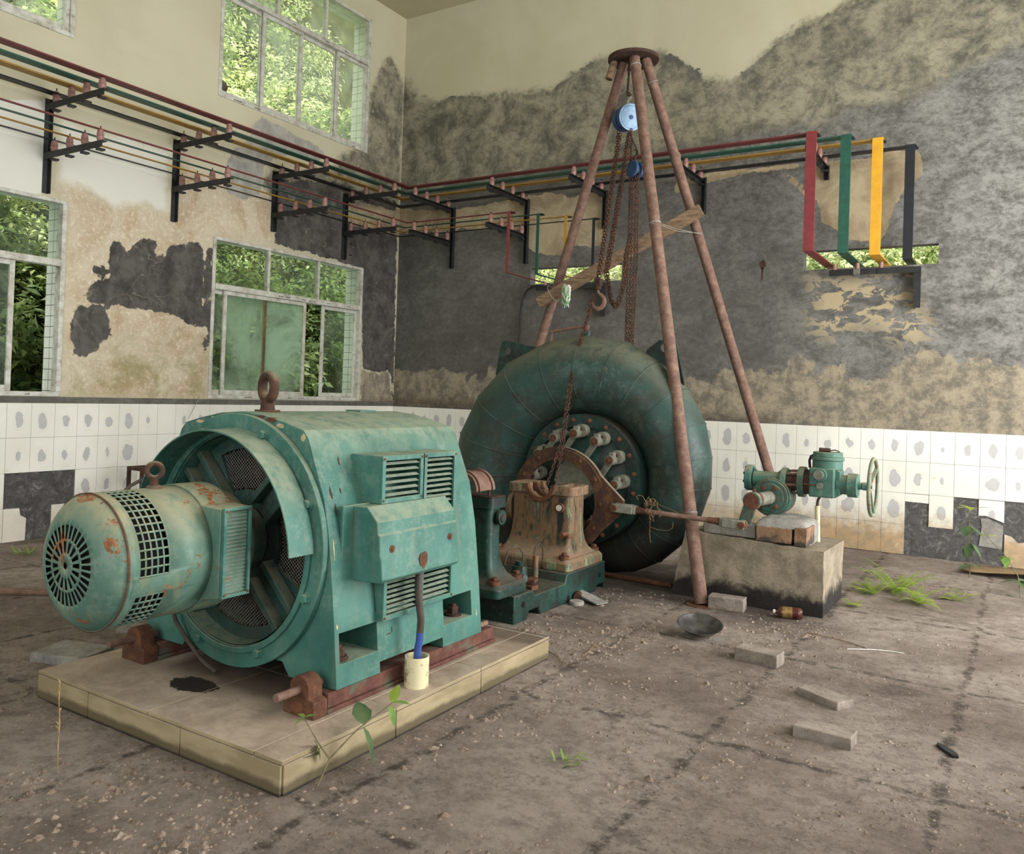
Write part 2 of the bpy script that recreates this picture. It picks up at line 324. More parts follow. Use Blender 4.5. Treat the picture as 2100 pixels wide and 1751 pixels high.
# ------------------------------------------------------------------ the room shell
WP_R={
 'cream_top':[(-0.0,5.51),(0.08,5.35),(0.26,5.18),(0.54,5.12),(0.73,5.21),(1.11,5.16),(1.52,5.0),(1.95,5.01),(2.24,4.96),(2.4,5.09),(2.62,5.18),(2.83,5.28),(3.02,5.26),(3.31,5.26),(3.67,5.22),(3.83,5.13),(4.0,5.03),(4.1,4.94),(4.19,4.78),(4.25,4.73),(4.15,4.86),(4.3,4.7),(4.47,4.74),(4.6,4.83),(4.8,4.96),(4.92,5.06),(5.16,5.14),(5.4,5.24),(5.71,5.26),(5.79,5.41)],
 'mold':[(-0.11,4.01),(-0.01,5.55),(0.27,5.24),(0.59,5.15),(1.36,5.12),(2.28,5.03),(2.91,5.29),(3.63,5.21),(4.09,4.83),(4.47,4.71),(4.96,5.08),(5.43,5.28),(5.88,5.49),(7.26,5.25),(7.28,4.73),(6.72,4.58),(6.33,4.37),(5.46,4.23),(4.49,4.17),(3.08,4.11),(1.76,4.12),(0.07,4.04)],
 'beige_strip':[(-0.07,3.48),(-0.09,3.82),(0.52,3.75),(0.97,3.72),(1.05,3.73),(1.31,3.74),(1.76,3.77),(2.31,3.8),(2.5,3.76),(2.58,3.71),(2.72,3.74),(3.05,3.74),(3.06,3.32),(3.03,3.13),(2.86,3.11),(2.71,3.14),(2.6,3.12),(2.49,3.04),(2.3,3.05),(2.03,3.14),(2.0,3.37),(1.53,3.42),(1.22,3.44),(1.02,3.47),(0.94,3.42),(0.44,3.47)],
 'beige_thin':[(3.86,3.64),(3.85,3.76),(4.23,3.83),(4.8,3.82),(5.19,3.82),(5.24,3.74),(5.0,3.74),(4.6,3.73),(4.34,3.7),(4.02,3.68),(3.94,3.6)],
 'beige_patch':[(5.28,3.8),(5.58,3.78),(5.94,3.77),(6.03,3.82),(6.23,3.8),(6.3,3.74),(6.32,3.53),(6.27,3.51),(6.18,3.47),(6.09,3.3),(6.05,3.15),(6.02,3.05),(5.96,2.98),(5.83,2.97),(5.69,2.98),(5.6,3.08),(5.41,3.18),(5.38,3.4),(5.27,3.45),(5.1,3.63),(5.07,3.7),(5.14,3.66),(5.27,3.51)],
 'speckle':[(5.34,2.62),(5.48,2.64),(6.26,2.62),(6.31,2.28),(6.4,2.19),(6.37,1.97),(6.28,1.93),(6.14,2.02),(5.97,2.12),(5.86,2.15),(5.57,2.05),(5.36,2.08),(5.36,2.4)],
 'low_left':[(-0.0,1.18),(-0.03,1.7),(0.07,1.68),(0.14,1.64),(0.22,1.66),(0.49,1.65),(0.61,1.65),(0.84,1.67),(0.93,1.65),(1.08,1.63),(1.21,1.65),(1.2,1.52),(1.26,1.62),(1.36,1.63),(1.32,1.56),(1.41,1.5),(1.5,1.59),(1.51,1.71),(1.61,1.7),(1.88,1.58),(2.28,1.36),(2.29,1.23)],
 'low_right':[(3.6,1.65),(4.14,1.62),(4.35,1.58),(4.45,1.66),(4.68,1.73),(4.85,1.68),(4.97,1.69),(5.13,1.75),(5.25,1.86),(5.31,1.83),(5.37,1.77),(5.44,1.68),(5.51,1.76),(5.61,1.74),(5.73,1.82),(5.64,1.62),(5.8,1.61),(6.01,1.6),(6.12,1.73),(6.21,1.82),(6.28,1.87),(6.32,1.93),(6.41,1.87),(6.57,1.85),(6.67,1.79),(6.74,1.85),(6.89,1.86),(6.96,1.8),(7.06,1.79),(7.28,1.76),(7.62,1.74),(7.63,0.96),(5.3,1.17),(4.16,1.18),(3.61,1.23)],
 'brown_low':[(-0.01,1.31),(1.14,1.3),(2.87,1.23),(4.32,1.19),(4.31,1.28),(2.87,1.31),(0.76,1.36)],
}
WP_L={
 'dark_corner':[(0.01,0.99),(-0.06,1.21),(-0.59,1.23),(-0.71,2.91),(-2.12,2.99),(-2.16,3.67),(-1.76,3.78),(-1.12,3.89),(-0.59,3.87),(-0.07,3.9),(-0.06,3.85)],
 'mold':[(-0.06,3.85),(-0.01,5.47),(-0.15,5.62),(-0.31,5.74),(-0.49,5.54),(-0.65,5.1),(-0.69,4.46),(-1.14,4.22),(-1.22,4.05),(-1.91,3.8),(-2.2,3.78),(-2.33,3.63),(-2.14,3.41),(-1.11,3.63)],
 'grey_patch':[(-2.38,4.34),(-2.22,4.31),(-1.93,4.27),(-1.67,4.25),(-1.44,4.21),(-1.4,4.12),(-1.53,4.05),(-1.79,4.05),(-2.04,4.0),(-2.2,3.9),(-2.36,3.78),(-2.33,3.63),(-2.38,3.47),(-2.57,3.38),(-2.77,3.37),(-2.84,3.5),(-2.84,3.69),(-2.74,3.86),(-2.52,4.07),(-2.51,4.2)],
 'beige_mid':[(-4.65,2.98),(-4.45,3.18),(-4.08,3.09),(-3.44,3.04),(-3.4,3.58),(-2.91,3.55),(-2.18,3.46),(-2.16,2.97),(-2.94,2.94),(-2.98,2.52),(-2.92,1.19),(-4.48,1.2),(-4.5,2.95)],
 'white_rect':[(-7.04,3.03),(-4.69,3.77),(-4.65,2.97),(-7.02,2.44)],
 'white_rect2':[(-4.64,3.66),(-3.46,3.71),(-3.43,2.99),(-3.73,3.02),(-4.07,2.91),(-4.31,3.04),(-4.62,3.05)],
 'dark1':[(-4.08,2.49),(-4.07,2.65),(-4.02,2.69),(-3.91,2.6),(-3.87,2.68),(-3.76,2.74),(-3.62,2.74),(-3.6,2.68),(-3.7,2.62),(-3.51,2.6),(-3.5,2.73),(-3.28,2.78),(-3.27,2.66),(-3.25,2.8),(-3.11,2.82),(-3.06,2.76),(-3.05,2.52),(-3.06,2.18),(-2.96,2.02),(-3.13,1.95),(-3.23,1.98),(-3.34,2.04),(-3.61,2.07),(-3.75,2.06),(-3.92,2.08),(-4.14,2.08),(-4.22,2.09),(-4.35,2.11),(-4.22,2.27),(-4.06,2.33)],
 'dark2':[(-4.39,2.01),(-4.34,2.06),(-4.16,2.06),(-4.11,2.03),(-4.02,1.81),(-4.07,1.75),(-4.15,1.64),(-4.27,1.58),(-4.39,1.59),(-4.4,1.87)],
 'dark3':[(-3.03,2.79),(-2.96,2.8),(-2.94,2.47),(-2.95,1.91),(-2.96,1.64),(-3.03,1.71),(-3.03,1.84),(-2.96,1.91),(-3.04,2.04),(-3.04,2.46)],
 'dark4':[(-4.24,2.41),(-4.13,2.44),(-4.07,2.39),(-4.11,2.35),(-4.23,2.35)],
 'green_low':[(-4.5,1.18),(-4.49,1.56),(-4.16,1.55),(-3.67,1.77),(-2.98,1.87),(-2.92,1.18)],
}

def sdist(px,py,poly):
    P = np.array(poly); Q = np.roll(P,-1,0); d2 = np.full(px.shape,1e9); ins = np.zeros(px.shape,bool)
    for (x0,y0),(x1,y1) in zip(P,Q):
        ex,ey = x1-x0,y1-y0; L = ex*ex+ey*ey+1e-12; t = np.clip(((px-x0)*ex+(py-y0)*ey)/L,0,1)
        d2 = np.minimum(d2,(px-x0-t*ex)**2+(py-y0-t*ey)**2)
        ins ^= ((y0>py)!=(y1>py))&(px<(x1-x0)*(py-y0)/((y1-y0) if abs(y1-y0)>1e-9 else 1e-9)+x0)
    return np.where(ins,1,-1)*np.sqrt(d2)
def wall_grid(name,axis,u0,u1,holes,H,thick,step,masks,mat,sgn):
    """front face grid with holes; u along wall, v = height; axis 'x' -> plane x=0 (u = y), axis 'y' -> plane y=0 (u = x)."""
    us = sorted(set(np.round(np.concatenate([np.arange(u0,u1+1e-6,step),[u1]]+[[h[0],h[1]] for h in holes]),4).tolist()))
    vs = sorted(set(np.round(np.concatenate([np.arange(0,H+1e-6,step),[H]]+[[h[2],h[3]] for h in holes]),4).tolist()))
    U,Vv = np.meshgrid(us,vs,indexing='ij'); nu,nv = U.shape
    def inh(a,b): return any(h[0]<a<h[1] and h[2]<b<h[3] for h in holes)
    mb = MB()
    pos = (lambda u,v,d:(d,u,v)) if axis=='x' else (lambda u,v,d:(u,d,v))
    mb.v = [pos(float(U[i,j]),float(Vv[i,j]),0.0) for i in range(nu) for j in range(nv)]
    for i in range(nu-1):
        for j in range(nv-1):
            if inh((us[i]+us[i+1])/2,(vs[j]+vs[j+1])/2): continue
            mb.f.append((i*nv+j,(i+1)*nv+j,(i+1)*nv+j+1,i*nv+j+1))
    nf = len(mb.v); t = thick*sgn
    def quad(a,b,c,d): k = len(mb.v); mb.v += [a,b,c,d]; mb.f.append((k,k+1,k+2,k+3))
    # coarse back face and outer edges
    cu = sorted(set([u0,u1]+[x for h in holes for x in h[:2]])); cv = sorted(set([0,H]+[x for h in holes for x in h[2:]]))
    for a,b in zip(cu,cu[1:]):
        for c,d in zip(cv,cv[1:]):
            if inh((a+b)/2,(c+d)/2): continue
            quad(pos(a,c,t),pos(a,d,t),pos(b,d,t),pos(b,c,t))
    quad(pos(u0,0,0),pos(u0,H,0),pos(u0,H,t),pos(u0,0,t)); quad(pos(u1,0,0),pos(u1,H,0),pos(u1,H,t),pos(u1,0,t))
    quad(pos(u0,H,0),pos(u1,H,0),pos(u1,H,t),pos(u0,H,t)); quad(pos(u0,0,0),pos(u1,0,0),pos(u1,0,t),pos(u0,0,t))
    for h in holes:
        quad(pos(h[0],h[2],0),pos(h[0],h[3],0),pos(h[0],h[3],t),pos(h[0],h[2],t)); quad(pos(h[1],h[2],0),pos(h[1],h[3],0),pos(h[1],h[3],t),pos(h[1],h[2],t))
        quad(pos(h[0],h[2],0),pos(h[1],h[2],0),pos(h[1],h[2],t),pos(h[0],h[2],t)); quad(pos(h[0],h[3],0),pos(h[1],h[3],0),pos(h[1],h[3],t),pos(h[0],h[3],t))
    me = bpy.data.meshes.new(name); me.from_pydata(mb.v,[],mb.f); me.materials.append(mat)
    uf,vf = U.ravel(),Vv.ravel(); pad = np.zeros(len(mb.v)-nf)
    for key,spec in masks.items():
        val = np.zeros(len(uf))
        for poly,width,gain in spec:
            if poly is None: val = np.maximum(val,gain); continue
            s = np.clip(.5+sdist(uf,vf,poly)/width,0,1)*abs(gain); val = np.maximum(val,s) if gain>=0 else np.minimum(val,1-s)
        a = me.attributes.new(key,'FLOAT','POINT'); a.data.foreach_set('value',np.concatenate([val,pad]).astype(np.float32))
    o = bpy.data.objects.new(name,me); SC.collection.objects.link(o); return tag(o,kind='structure')
m = NM('old plaster wall',.88)
cl = m.noise(.9,6,.6,.5); cm = m.noise(5,9,.72,.2); cf = m.noise(45,5,.7)
brush = m.noise(3.2,10,.74,.35,m.scaled(1,1,1.5))
brush2 = m.noise(15,8,.78,.3,m.scaled(1,1,1.4)); cem = m.ramp(m.ma('ADD',m.ma('MULTIPLY',brush2,.35),m.ma('ADD',m.ma('MULTIPLY',cl,.3),m.ma('MULTIPLY',brush,.35))),[(.36,S(72,70,66)),(.5,S(96,94,88)),(.64,S(128,126,120))])
lit_tone = m.attr('lit_tone'); cem = m.mix(m.ma('MULTIPLY',lit_tone,m.step(m.ma('ADD',m.ma('MULTIPLY',brush,.55),m.ma('MULTIPLY',brush2,.45)),.40,.62)),cem,S(154,152,147))  # cement lightened on the right: side light put into the colour
vein = m.noise(7,8,.7,1.0)
edge = m.ma('ADD',m.ma('MULTIPLY',m.ma('SUBTRACT',m.noise(4.5,10,.74,.3),.5),1.7),0)
def msk(name,amp=1.0,w=.02,off=0):
    return m.step(m.ma('ADD',m.attr(name),m.ma('MULTIPLY',edge,amp)),.5+off-w,.5+off+w)
c = cem
cream = m.mix(m.step(cl,.35,.65),S(188,181,154),S(198,192,166)); cream = m.mix(m.ma('MULTIPLY',m.step(m.noise(1.7,7,.7,.3,m.scaled(1,1,.3)),.52,.7),.22),cream,S(186,172,138))
c = m.mix(msk('cream',.45,.03),c,cream)
beige = m.mix(m.step(m.noise(2.5,7,.7,.5),.35,.65),S(142,125,99),S(184,168,137))
wv_ = m.n('ShaderNodeVectorMath'); wv_.operation = 'MULTIPLY_ADD'; nzc = m.n('ShaderNodeTexNoise'); nzc.inputs['Scale'].default_value = 3; nzc.inputs['Detail'].default_value = 6; m.t.links.new(m.pos,nzc.inputs[0]); m.t.links.new(nzc.outputs['Color'],wv_.inputs[0]); wv_.inputs[1].default_value = (.5,.5,.5); m.t.links.new(m.pos,wv_.inputs[2]); wob_ = wv_.outputs[0]
crk = m.ma('MULTIPLY',m.step(m.voro(3.2,vec=wob_),.010,.0),m.step(cl,.45,.6)); beige2 = m.mix(m.ma('MULTIPLY',crk,.5),beige,S(110,90,66))
c = m.mix(msk('beige',.55),c,beige2)
lowb = m.mix(m.step(m.noise(5.5,9,.78,.1),.40,.60),S(112,106,94),S(160,149,127))
c = m.mix(msk('low',.9,.05),c,lowb)
c = m.mix(m.ma('MULTIPLY',m.attr('speck'),m.step(m.noise(6.0,8,.66,.7,m.scaled(.8,1,1.5)),.515,.53)),c,S(176,160,128))
peach = m.mix(m.step(m.noise(2.2,7,.7,.5),.35,.62),S(178,156,126),S(202,190,166))
peach = m.mix(m.ma('MULTIPLY',m.step(m.noise(26,5,.75,.6),.52,.62),.55),peach,S(226,218,200))
c = m.mix(m.step(m.ma('ADD',m.attr('peach'),m.ma('MULTIPLY',edge,.5)),.25,.75),c,peach)
white = m.step(m.ma('ADD',m.attr('white'),m.ma('MULTIPLY',edge,.25)),.42,.58); c = m.mix(white,c,S(216,214,202))
gr = m.ma('MULTIPLY',m.attr('green'),m.step(m.noise(3.2,8,.7,.5),.42,.62)); c = m.mix(m.ma('MULTIPLY',gr,.75),c,S(138,134,88))
moldc = m.mix(m.step(m.noise(2.6,10,.76,.35),.38,.64),S(158,152,130),S(92,89,80))
moldc = m.mix(m.ma('MULTIPLY',m.step(m.noise(7,9,.78,.5,m.scaled(1,1,1.5)),.48,.64),.55),moldc,S(78,75,67))
mold = m.ma('MULTIPLY',m.step(m.ma('ADD',m.attr('mold'),m.ma('MULTIPLY',edge,.6)),.30,.62),m.step(m.noise(14,7,.8,.5),.28,.46))
c = m.mix(mold,c,moldc)
greyc = m.mix(m.step(cm,.38,.6),S(146,144,136),S(172,170,160)); c = m.mix(msk('greyp',.35,.03),c,greyc)
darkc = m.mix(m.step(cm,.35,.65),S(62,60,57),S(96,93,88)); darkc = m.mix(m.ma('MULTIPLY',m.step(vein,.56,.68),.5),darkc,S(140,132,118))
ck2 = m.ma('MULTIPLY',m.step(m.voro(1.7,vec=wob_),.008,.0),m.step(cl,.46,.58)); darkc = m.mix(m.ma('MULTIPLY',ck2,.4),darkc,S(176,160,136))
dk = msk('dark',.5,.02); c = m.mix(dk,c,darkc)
br = m.ma('MULTIPLY',m.attr('brown'),.8); c = m.mix(br,c,S(86,74,62))
m.col(c); m.bump(m.ma('ADD',m.ma('MULTIPLY',m.noise(24,8,.75),.7),m.ma('MULTIPLY',m.attr('cream'),m.ma('MULTIPLY',m.noise(24,8,.75),-.5))),.55,.018)
M['wall'] = m.m
H = 6.37; T = .28
HOL_L = [(-2.955,-.68,1.23,2.915),(-6.80,-4.49,1.225,2.94),(-2.965,-.69,4.375,6.08),(-6.80,-4.49,4.375,6.08)]
HOL_B = [(5.26,6.465,2.717,2.905),(2.075,3.275,2.705,2.90)]
mL = dict(cream=[(None,0,1.0)],peach=[(WP_L['beige_mid'],.5,1)],white=[(WP_L['white_rect'],.12,1),(WP_L['white_rect2'],.5,.8)],
          green=[(WP_L['green_low'],.5,1)],mold=[(WP_L['mold'],.35,1)],greyp=[(WP_L['grey_patch'],.25,1)],
          dark=[(WP_L[k],.25,1) for k in ('dark_corner','dark1','dark2','dark3','dark4')]+[([(-1.05,3.74),(.1,3.76),(.1,3.44),(-1.05,3.42)],.15,-1),([(-.66,1.1),(-.02,1.1),(-.06,1.55),(-.14,1.64),(-.3,1.6),(-.66,1.64)],.12,-1)],
          brown=[([(-.75,1.17),(0,1.17),(0,1.25),(-.75,1.23)],.1,1)],beige=[([(-1.05,3.80),(.1,3.82),(.1,3.42),(-1.05,3.40)],.12,1)],low=[([(-.65,1.15),(-.02,1.15),(-.1,1.62),(-.2,1.66),(-.3,1.58),(-.66,1.62)],.2,1)],speck=[(None,0,0)],lit_tone=[(None,0,0)])
wall_grid('wall_left','x',-13.0,0.0,HOL_L,H,T,.045,mL,M['wall'],-1)
mB = dict(cream=[(WP_R['cream_top']+[(7.3,8),(-.5,8)],.35,1)],mold=[(WP_R['mold'],.45,1)],
          beige=[(WP_R['beige_strip'],.16,1),(WP_R['beige_thin'],.1,.72),(WP_R['beige_patch'],.14,1)],
          speck=[(WP_R['speckle'],.25,1)],low=[(WP_R['low_left'],.2,1),(WP_R['low_right'],.3,1)],
          brown=[([(0,1.16),(5,1.16),(5,1.22),(0,1.30)],.12,1)],dark=[([(-.2,1.2),(3.0,1.2),(3.6,3.0),(2.2,3.45),(0,3.5)],1.2,.34)],  # broad dark area on the left: cement tone plus weaker light, in colour
          lit_tone=[([(4.4,3.9),(6.0,4.2),(6.0,2.0),(7.0,1.5),(11,1.2),(11,5.0),(6.5,4.9)],2.4,1)])
wall_grid('wall_back','y',-T,10.2,HOL_B,H,.12,.045,mB,M['wall'],1)
M['low_bounce'] = flat_mat('low bounce plaster',S(104,100,92),.9,.04,1.5)  # unseen walls, toned dark to cut bounced light
M['ceiling'] = flat_mat('ceiling plaster',S(186,178,150),.9,.06,2)
MB().box(-.3,10.5,-13.3,.3,H,H+.25).build('ceiling','ceiling').__setitem__('kind','structure')
# unseen walls behind and beside the camera, rear openings added for daylight
def plain_wall(name,axis,c0,c1,u0,u1,holes):
    mb = MB(); cu = sorted(set([u0,u1]+[x for h in holes for x in h[:2]])); cv = sorted(set([0,H]+[x for h in holes for x in h[2:]]))
    for a,b in zip(cu,cu[1:]):
        for c,d in zip(cv,cv[1:]):
            if any(h[0]<(a+b)/2<h[1] and h[2]<(c+d)/2<h[3] for h in holes): continue
            mb.box(c0,c1,a,b,c,d) if axis=='x' else mb.box(a,b,c0,c1,c,d)
    tag(mb.build(name,'low_bounce'),kind='structure')
plain_wall('wall_right','x',10.2,10.45,-13,.12,[(-8.4,-.8,3.9,5.9),(-4.4,-.8,0,3.3),(-11.2,-6.0,1.3,3.1)])
plain_wall('wall_rear','y',-13.25,-13,-.28,10.45,[(3.0,8.0,0,4.2),(1.0,9.0,4.4,5.9)])
# ---- tiled wainscot
m = NM('glazed wall tile',.25,0,.5)
uvn = m.n('ShaderNodeUVMap'); uv = uvn.outputs[0]
ps = m.n('ShaderNodeSeparateXYZ'); m.t.links.new(uv,ps.inputs[0])
rnd = m.attr('tile_rand')
nx = m.noise(9,4,.6); nz = m.noise(13,5,.7,.5)
du = m.ma('MULTIPLY',m.ma('SUBTRACT',ps.outputs[0],.5),m.ma('ADD',.95,m.ma('MULTIPLY',rnd,.5))); dv = m.ma('SUBTRACT',ps.outputs[1],.46)
dd = m.ma('SQRT',m.ma('ADD',m.ma('MULTIPLY',du,du),m.ma('MULTIPLY',dv,dv)))
dd = m.ma('ADD',dd,m.ma('MULTIPLY',m.ma('SUBTRACT',nx,.5),.42)); 
r2 = m.ma('FRACT',m.ma('MULTIPLY',rnd,7.31)); thr = m.ma('ADD',.13,m.ma('MULTIPLY',r2,.16))
df = m.ma('SUBTRACT',thr,dd); blob = m.step(df,.0,.025)
halo = m.ma('MULTIPLY',m.step(df,-.09,-.07),m.ma('SUBTRACT',1,m.step(df,-.06,-.03)))
hm = m.ma('MULTIPLY',m.attr('tile_blob'),1)
base = m.mix(m.step(m.noise(1.1,4,.6),.35,.65),S(222,220,208),S(234,232,222))
c = m.mix(m.ma('MULTIPLY',m.ma('MULTIPLY',blob,hm),.8),base,m.mix(nz,S(150,150,150),S(186,186,188)))
c = m.mix(m.ma('MULTIPLY',m.ma('MULTIPLY',halo,hm),.18),c,S(190,188,184))
z = m.xyz()[2]
y1 = m.step(m.ma('ADD',z,m.ma('MULTIPLY',m.ma('SUBTRACT',m.noise(7,8,.75),.5),.5)),.46,.16); c = m.mix(m.ma('MULTIPLY',y1,m.ma('MULTIPLY',m.attr('tile_dirt'),.85)),c,m.mix(m.step(nz,.4,.6),S(176,140,92),S(150,124,86)))
c = m.mix(m.step(m.noise(3,6,.7),.62,.72),c,S(206,198,170)); m.col(c); m.bump(m.noise(30,3,.6),.05,.003); M['tile'] = m.m
def clip_tile(mb,info,pos,quad,uv,rv,bl,di):
    k = len(mb.v); n = len(quad); mb.v += [pos(a,b,1) for a,b in quad]+[pos(a,b,0) for a,b in quad]
    mb.f.append(tuple(range(k,k+n))); info.append((uv,rv,bl,di))
    for i in range(n): j = (i+1)%n; mb.f.append((k+i,k+j,k+n+j,k+n+i)); info.append(([(.02,.02)]*4,rv,0,di))
def tiles(name,pos,cols,k0,step_u,ztop,th,missing,partial,rv_seed,dirtf,u_min,u_max,bright):
    random.seed(rv_seed); mb = MB(); info = []; g = .0012
    for k in cols:
        u0 = k0+step_u*k; u1 = u0+step_u; a,b = (u0,u1) if u1>u0 else (u1,u0)
        if b<=u_min or a>=u_max: continue
        a2 = max(a,u_min); b2 = min(b,u_max)
        for r in range(4):
            if (k,r) in missing: random.random(); continue
            z1 = ztop-th*r; z0 = max(ztop-th*(r+1),.004); quad = [(a2+g,z0+g),(b2-g,z0+g),(b2-g,z1-g),(a2+g,z1-g)]
            uvq = [((p-a)/(b-a),(q-(z1-th))/th) for p,q in quad]; rv = random.random()
            if (k,r) in partial:
                quad = partial[(k,r)]; uvq = [((p-a)/(b-a),(q-(z1-th))/th) for p,q in quad]
            clip_tile(mb,info,pos,quad,uvq,rv,1.0 if r<3 and random.random()<.9 else 0,dirtf(k))
    me = bpy.data.meshes.new(name); me.from_pydata(mb.v,[],mb.f); me.materials.append(M['tile'])
    uvl = me.uv_layers.new(name='UVMap'); ra = me.attributes.new('tile_rand','FLOAT','FACE'); ba = me.attributes.new('tile_blob','FLOAT','FACE'); da = me.attributes.new('tile_dirt','FLOAT','FACE')
    for p,(uvq,rv,bl,di) in zip(me.polygons,info):
        ra.data[p.index].value = rv; ba.data[p.index].value = bl; da.data[p.index].value = di
        for q,li in enumerate(p.loop_indices): uvl.data[li].uv = uvq[q%len(uvq)]
    o = bpy.data.objects.new(name,me); SC.collection.objects.link(o); return tag(o,kind='structure')
ZT,TH = 1.1666,.2943
posL = lambda u,v,f:(.012*f+.001,u,v); posB = lambda u,v,f:(u,-.012*f-.001,v)
# left wall: tile k spans y = -(4.930-0.2k) .. +0.2 ; missing and broken ones follow the photograph
missL = {(k,2) for k in (0,1,2)}|{(1,3)}
partL = {(0,3):[(-4.93+.002,.004),(-4.745,.004),(-4.74,.19),(-4.79,.22),(-4.80,.28),(-4.928,.282)]}
tiles('trim_1',posL,range(-20,25),-4.9303,.2,ZT,TH,missL,partL,3,lambda k:.35,-9.0,-.014,1)
missB = {(8,3),(9,3),(10,2),(10,3),(12,3),(11,3),(12,2),(13,2)}
pB = {(8,2):[(6.243,.50),(6.44,.497),(6.44,.575),(6.243,.575)],(11,2):[(6.843,.43),(6.90,.435),(7.04,.385),(7.04,.574),(6.843,.574)]}
missB -= {(13,2)}
pB[(12,3)] = None
del pB[(12,3)]
missB = {(8,3),(9,3),(10,2),(10,3),(11,3),(12,2)}
pB[(12,3)] = [(7.045,.004),(7.24,.004),(7.24,.24),(7.15,.22),(7.1,.27),(7.045,.285)]
tiles('trim_2',posB,range(-24,28),4.6428,.2,ZT,TH,missB,pB,5,lambda k:1.0 if k>-1 else .7,.014,10.2,1)
m = NM('dark render behind the tiles',.6,0,.5); q = m.noise(14,8,.75,1.0); m.col(m.ramp(q,[(.32,S(52,50,50)),(.55,S(84,82,80)),(.72,S(150,148,144))])); m.bump(q,.8,.02); M['render_dark'] = m.m
tag(MB().box(.0,.0035,-9.0,0,.0,ZT-.002).build('trim_3','render_dark'),kind='structure')
tag(MB().box(0.004,10.2,-.0035,0,.0,ZT-.002).build('trim_4','render_dark'),kind='structure')
mb = MB(); mb.prism([(6.85,.16),(7.03,.15),(7.035,.36),(6.92,.41),(6.86,.405),(6.87,.33)],'y',-.010,-.0036); tag(mb.build('trim_5','mortar'),kind='structure')
# ---- floor : dirt covered slab, a fine displaced sheet coloured darker around the volute
def fbm(x,y,s,o=5):
    return mnoise.fractal(Vector((x*s,y*s,.3)),.9,2.1,o)
PIT = (3.05,5.02,-2.52,-2.0)
xs = np.concatenate([np.arange(0,2.4,.14),np.arange(2.4,8.2,.045),np.arange(8.2,10.21,.2)]); ys = np.concatenate([np.arange(-13,-8.2,.3),np.arange(-8.2,-7,.07),np.arange(-7,-2.4,.035),np.arange(-2.4,0.01,.05)])
ys[-1] = 0; xs[-1] = 10.2
mb = MB(); nx_,ny_ = len(xs),len(ys)
for x in xs:
    for y in ys:
        a = fbm(x,y,1.1,4)*.004+fbm(x,y,9,4)*.0035; 
        mb.v.append((float(x),float(y),float(min(max(a+.003,.0005),.008))))
for i in range(nx_-1):
    for j in range(ny_-1):
        mb.f.append((i*ny_+j,(i+1)*ny_+j,(i+1)*ny_+j+1,i*ny_+j+1))
m = NM('dirt covered slab',.92,0,.2)
n0 = m.noise(1.3,7,.65,.1); n1 = m.noise(11,10,.80,.1); n2 = m.noise(70,5,.75)
c = m.mix(m.step(n0,.36,.62),S(138,124,113),S(180,166,154)); c = m.mix(m.ma('MULTIPLY',m.step(n1,.44,.60),.45),c,S(100,88,79)); c = m.mix(m.ma('MULTIPLY',m.step(n2,.55,.68),.5),c,S(190,176,160))
c = m.mix(m.ma('MULTIPLY',m.step(m.noise(2.6,7,.7,.4),.56,.66),.45),c,S(62,54,48)); c = m.mix(m.ma('MULTIPLY',m.step(m.noise(34,7,.82),.53,.62),m.ma('MULTIPLY',m.step(m.noise(2.0,5,.6),.40,.56),.65)),c,S(84,72,62))
xx,yy,_ = m.xyz()
wob = m.ma('MULTIPLY',m.ma('SUBTRACT',m.noise(3,5,.7),.5),.16)
def joint(coord,p,ph):
    a = m.ma('ABSOLUTE',m.ma('SUBTRACT',m.ma('FRACT',m.ma('DIVIDE',m.ma('ADD',m.ma('ADD',coord,wob),ph),p)),.5)); return m.step(m.ma('MULTIPLY',a,p),.03,.008)
jn = m.ma('MAXIMUM',joint(xx,.85,.27),joint(yy,1.3,.67)); c = m.mix(m.ma('MULTIPLY',jn,m.ma('MULTIPLY',m.step(n1,.40,.58),.7)),c,S(58,50,44))
oil = m.ma('MULTIPLY',m.step(m.ma('ADD',yy,m.ma('MULTIPLY',m.ma('SUBTRACT',n1,.5),.5)),-3.55,-3.0),m.ma('MULTIPLY',m.step(m.ma('ADD',yy,m.ma('MULTIPLY',n1,.2)),-2.0,-2.5),m.step(xx,6.25,5.9))); c = m.mix(m.ma('MULTIPLY',oil,.7),c,S(50,44,40))  # floor coloured darker in a band by the volute and block
oil2 = m.ma('MULTIPLY',m.step(m.noise(1.8,4,.6),.5,.6),m.ma('MULTIPLY',m.step(xx,5.0,4.7),m.step(yy,-4.8,-4.4))); c = m.mix(m.ma('MULTIPLY',oil2,.6),c,S(48,42,38))
m.col(c); m.bump(m.ma('ADD',m.ma('MULTIPLY',n1,1.0),m.ma('ADD',m.ma('MULTIPLY',n2,.45),m.ma('MULTIPLY',m.noise(28,8,.8),.7))),1.0,.022); M['floor'] = m.m
me = bpy.data.meshes.new('floor'); me.from_pydata(mb.v,[],mb.f); me.materials.append(M['floor'])
for p in me.polygons: p.use_smooth = True
tag((lambda o:(SC.collection.objects.link(o),o)[1])(bpy.data.objects.new('floor',me)),kind='structure')
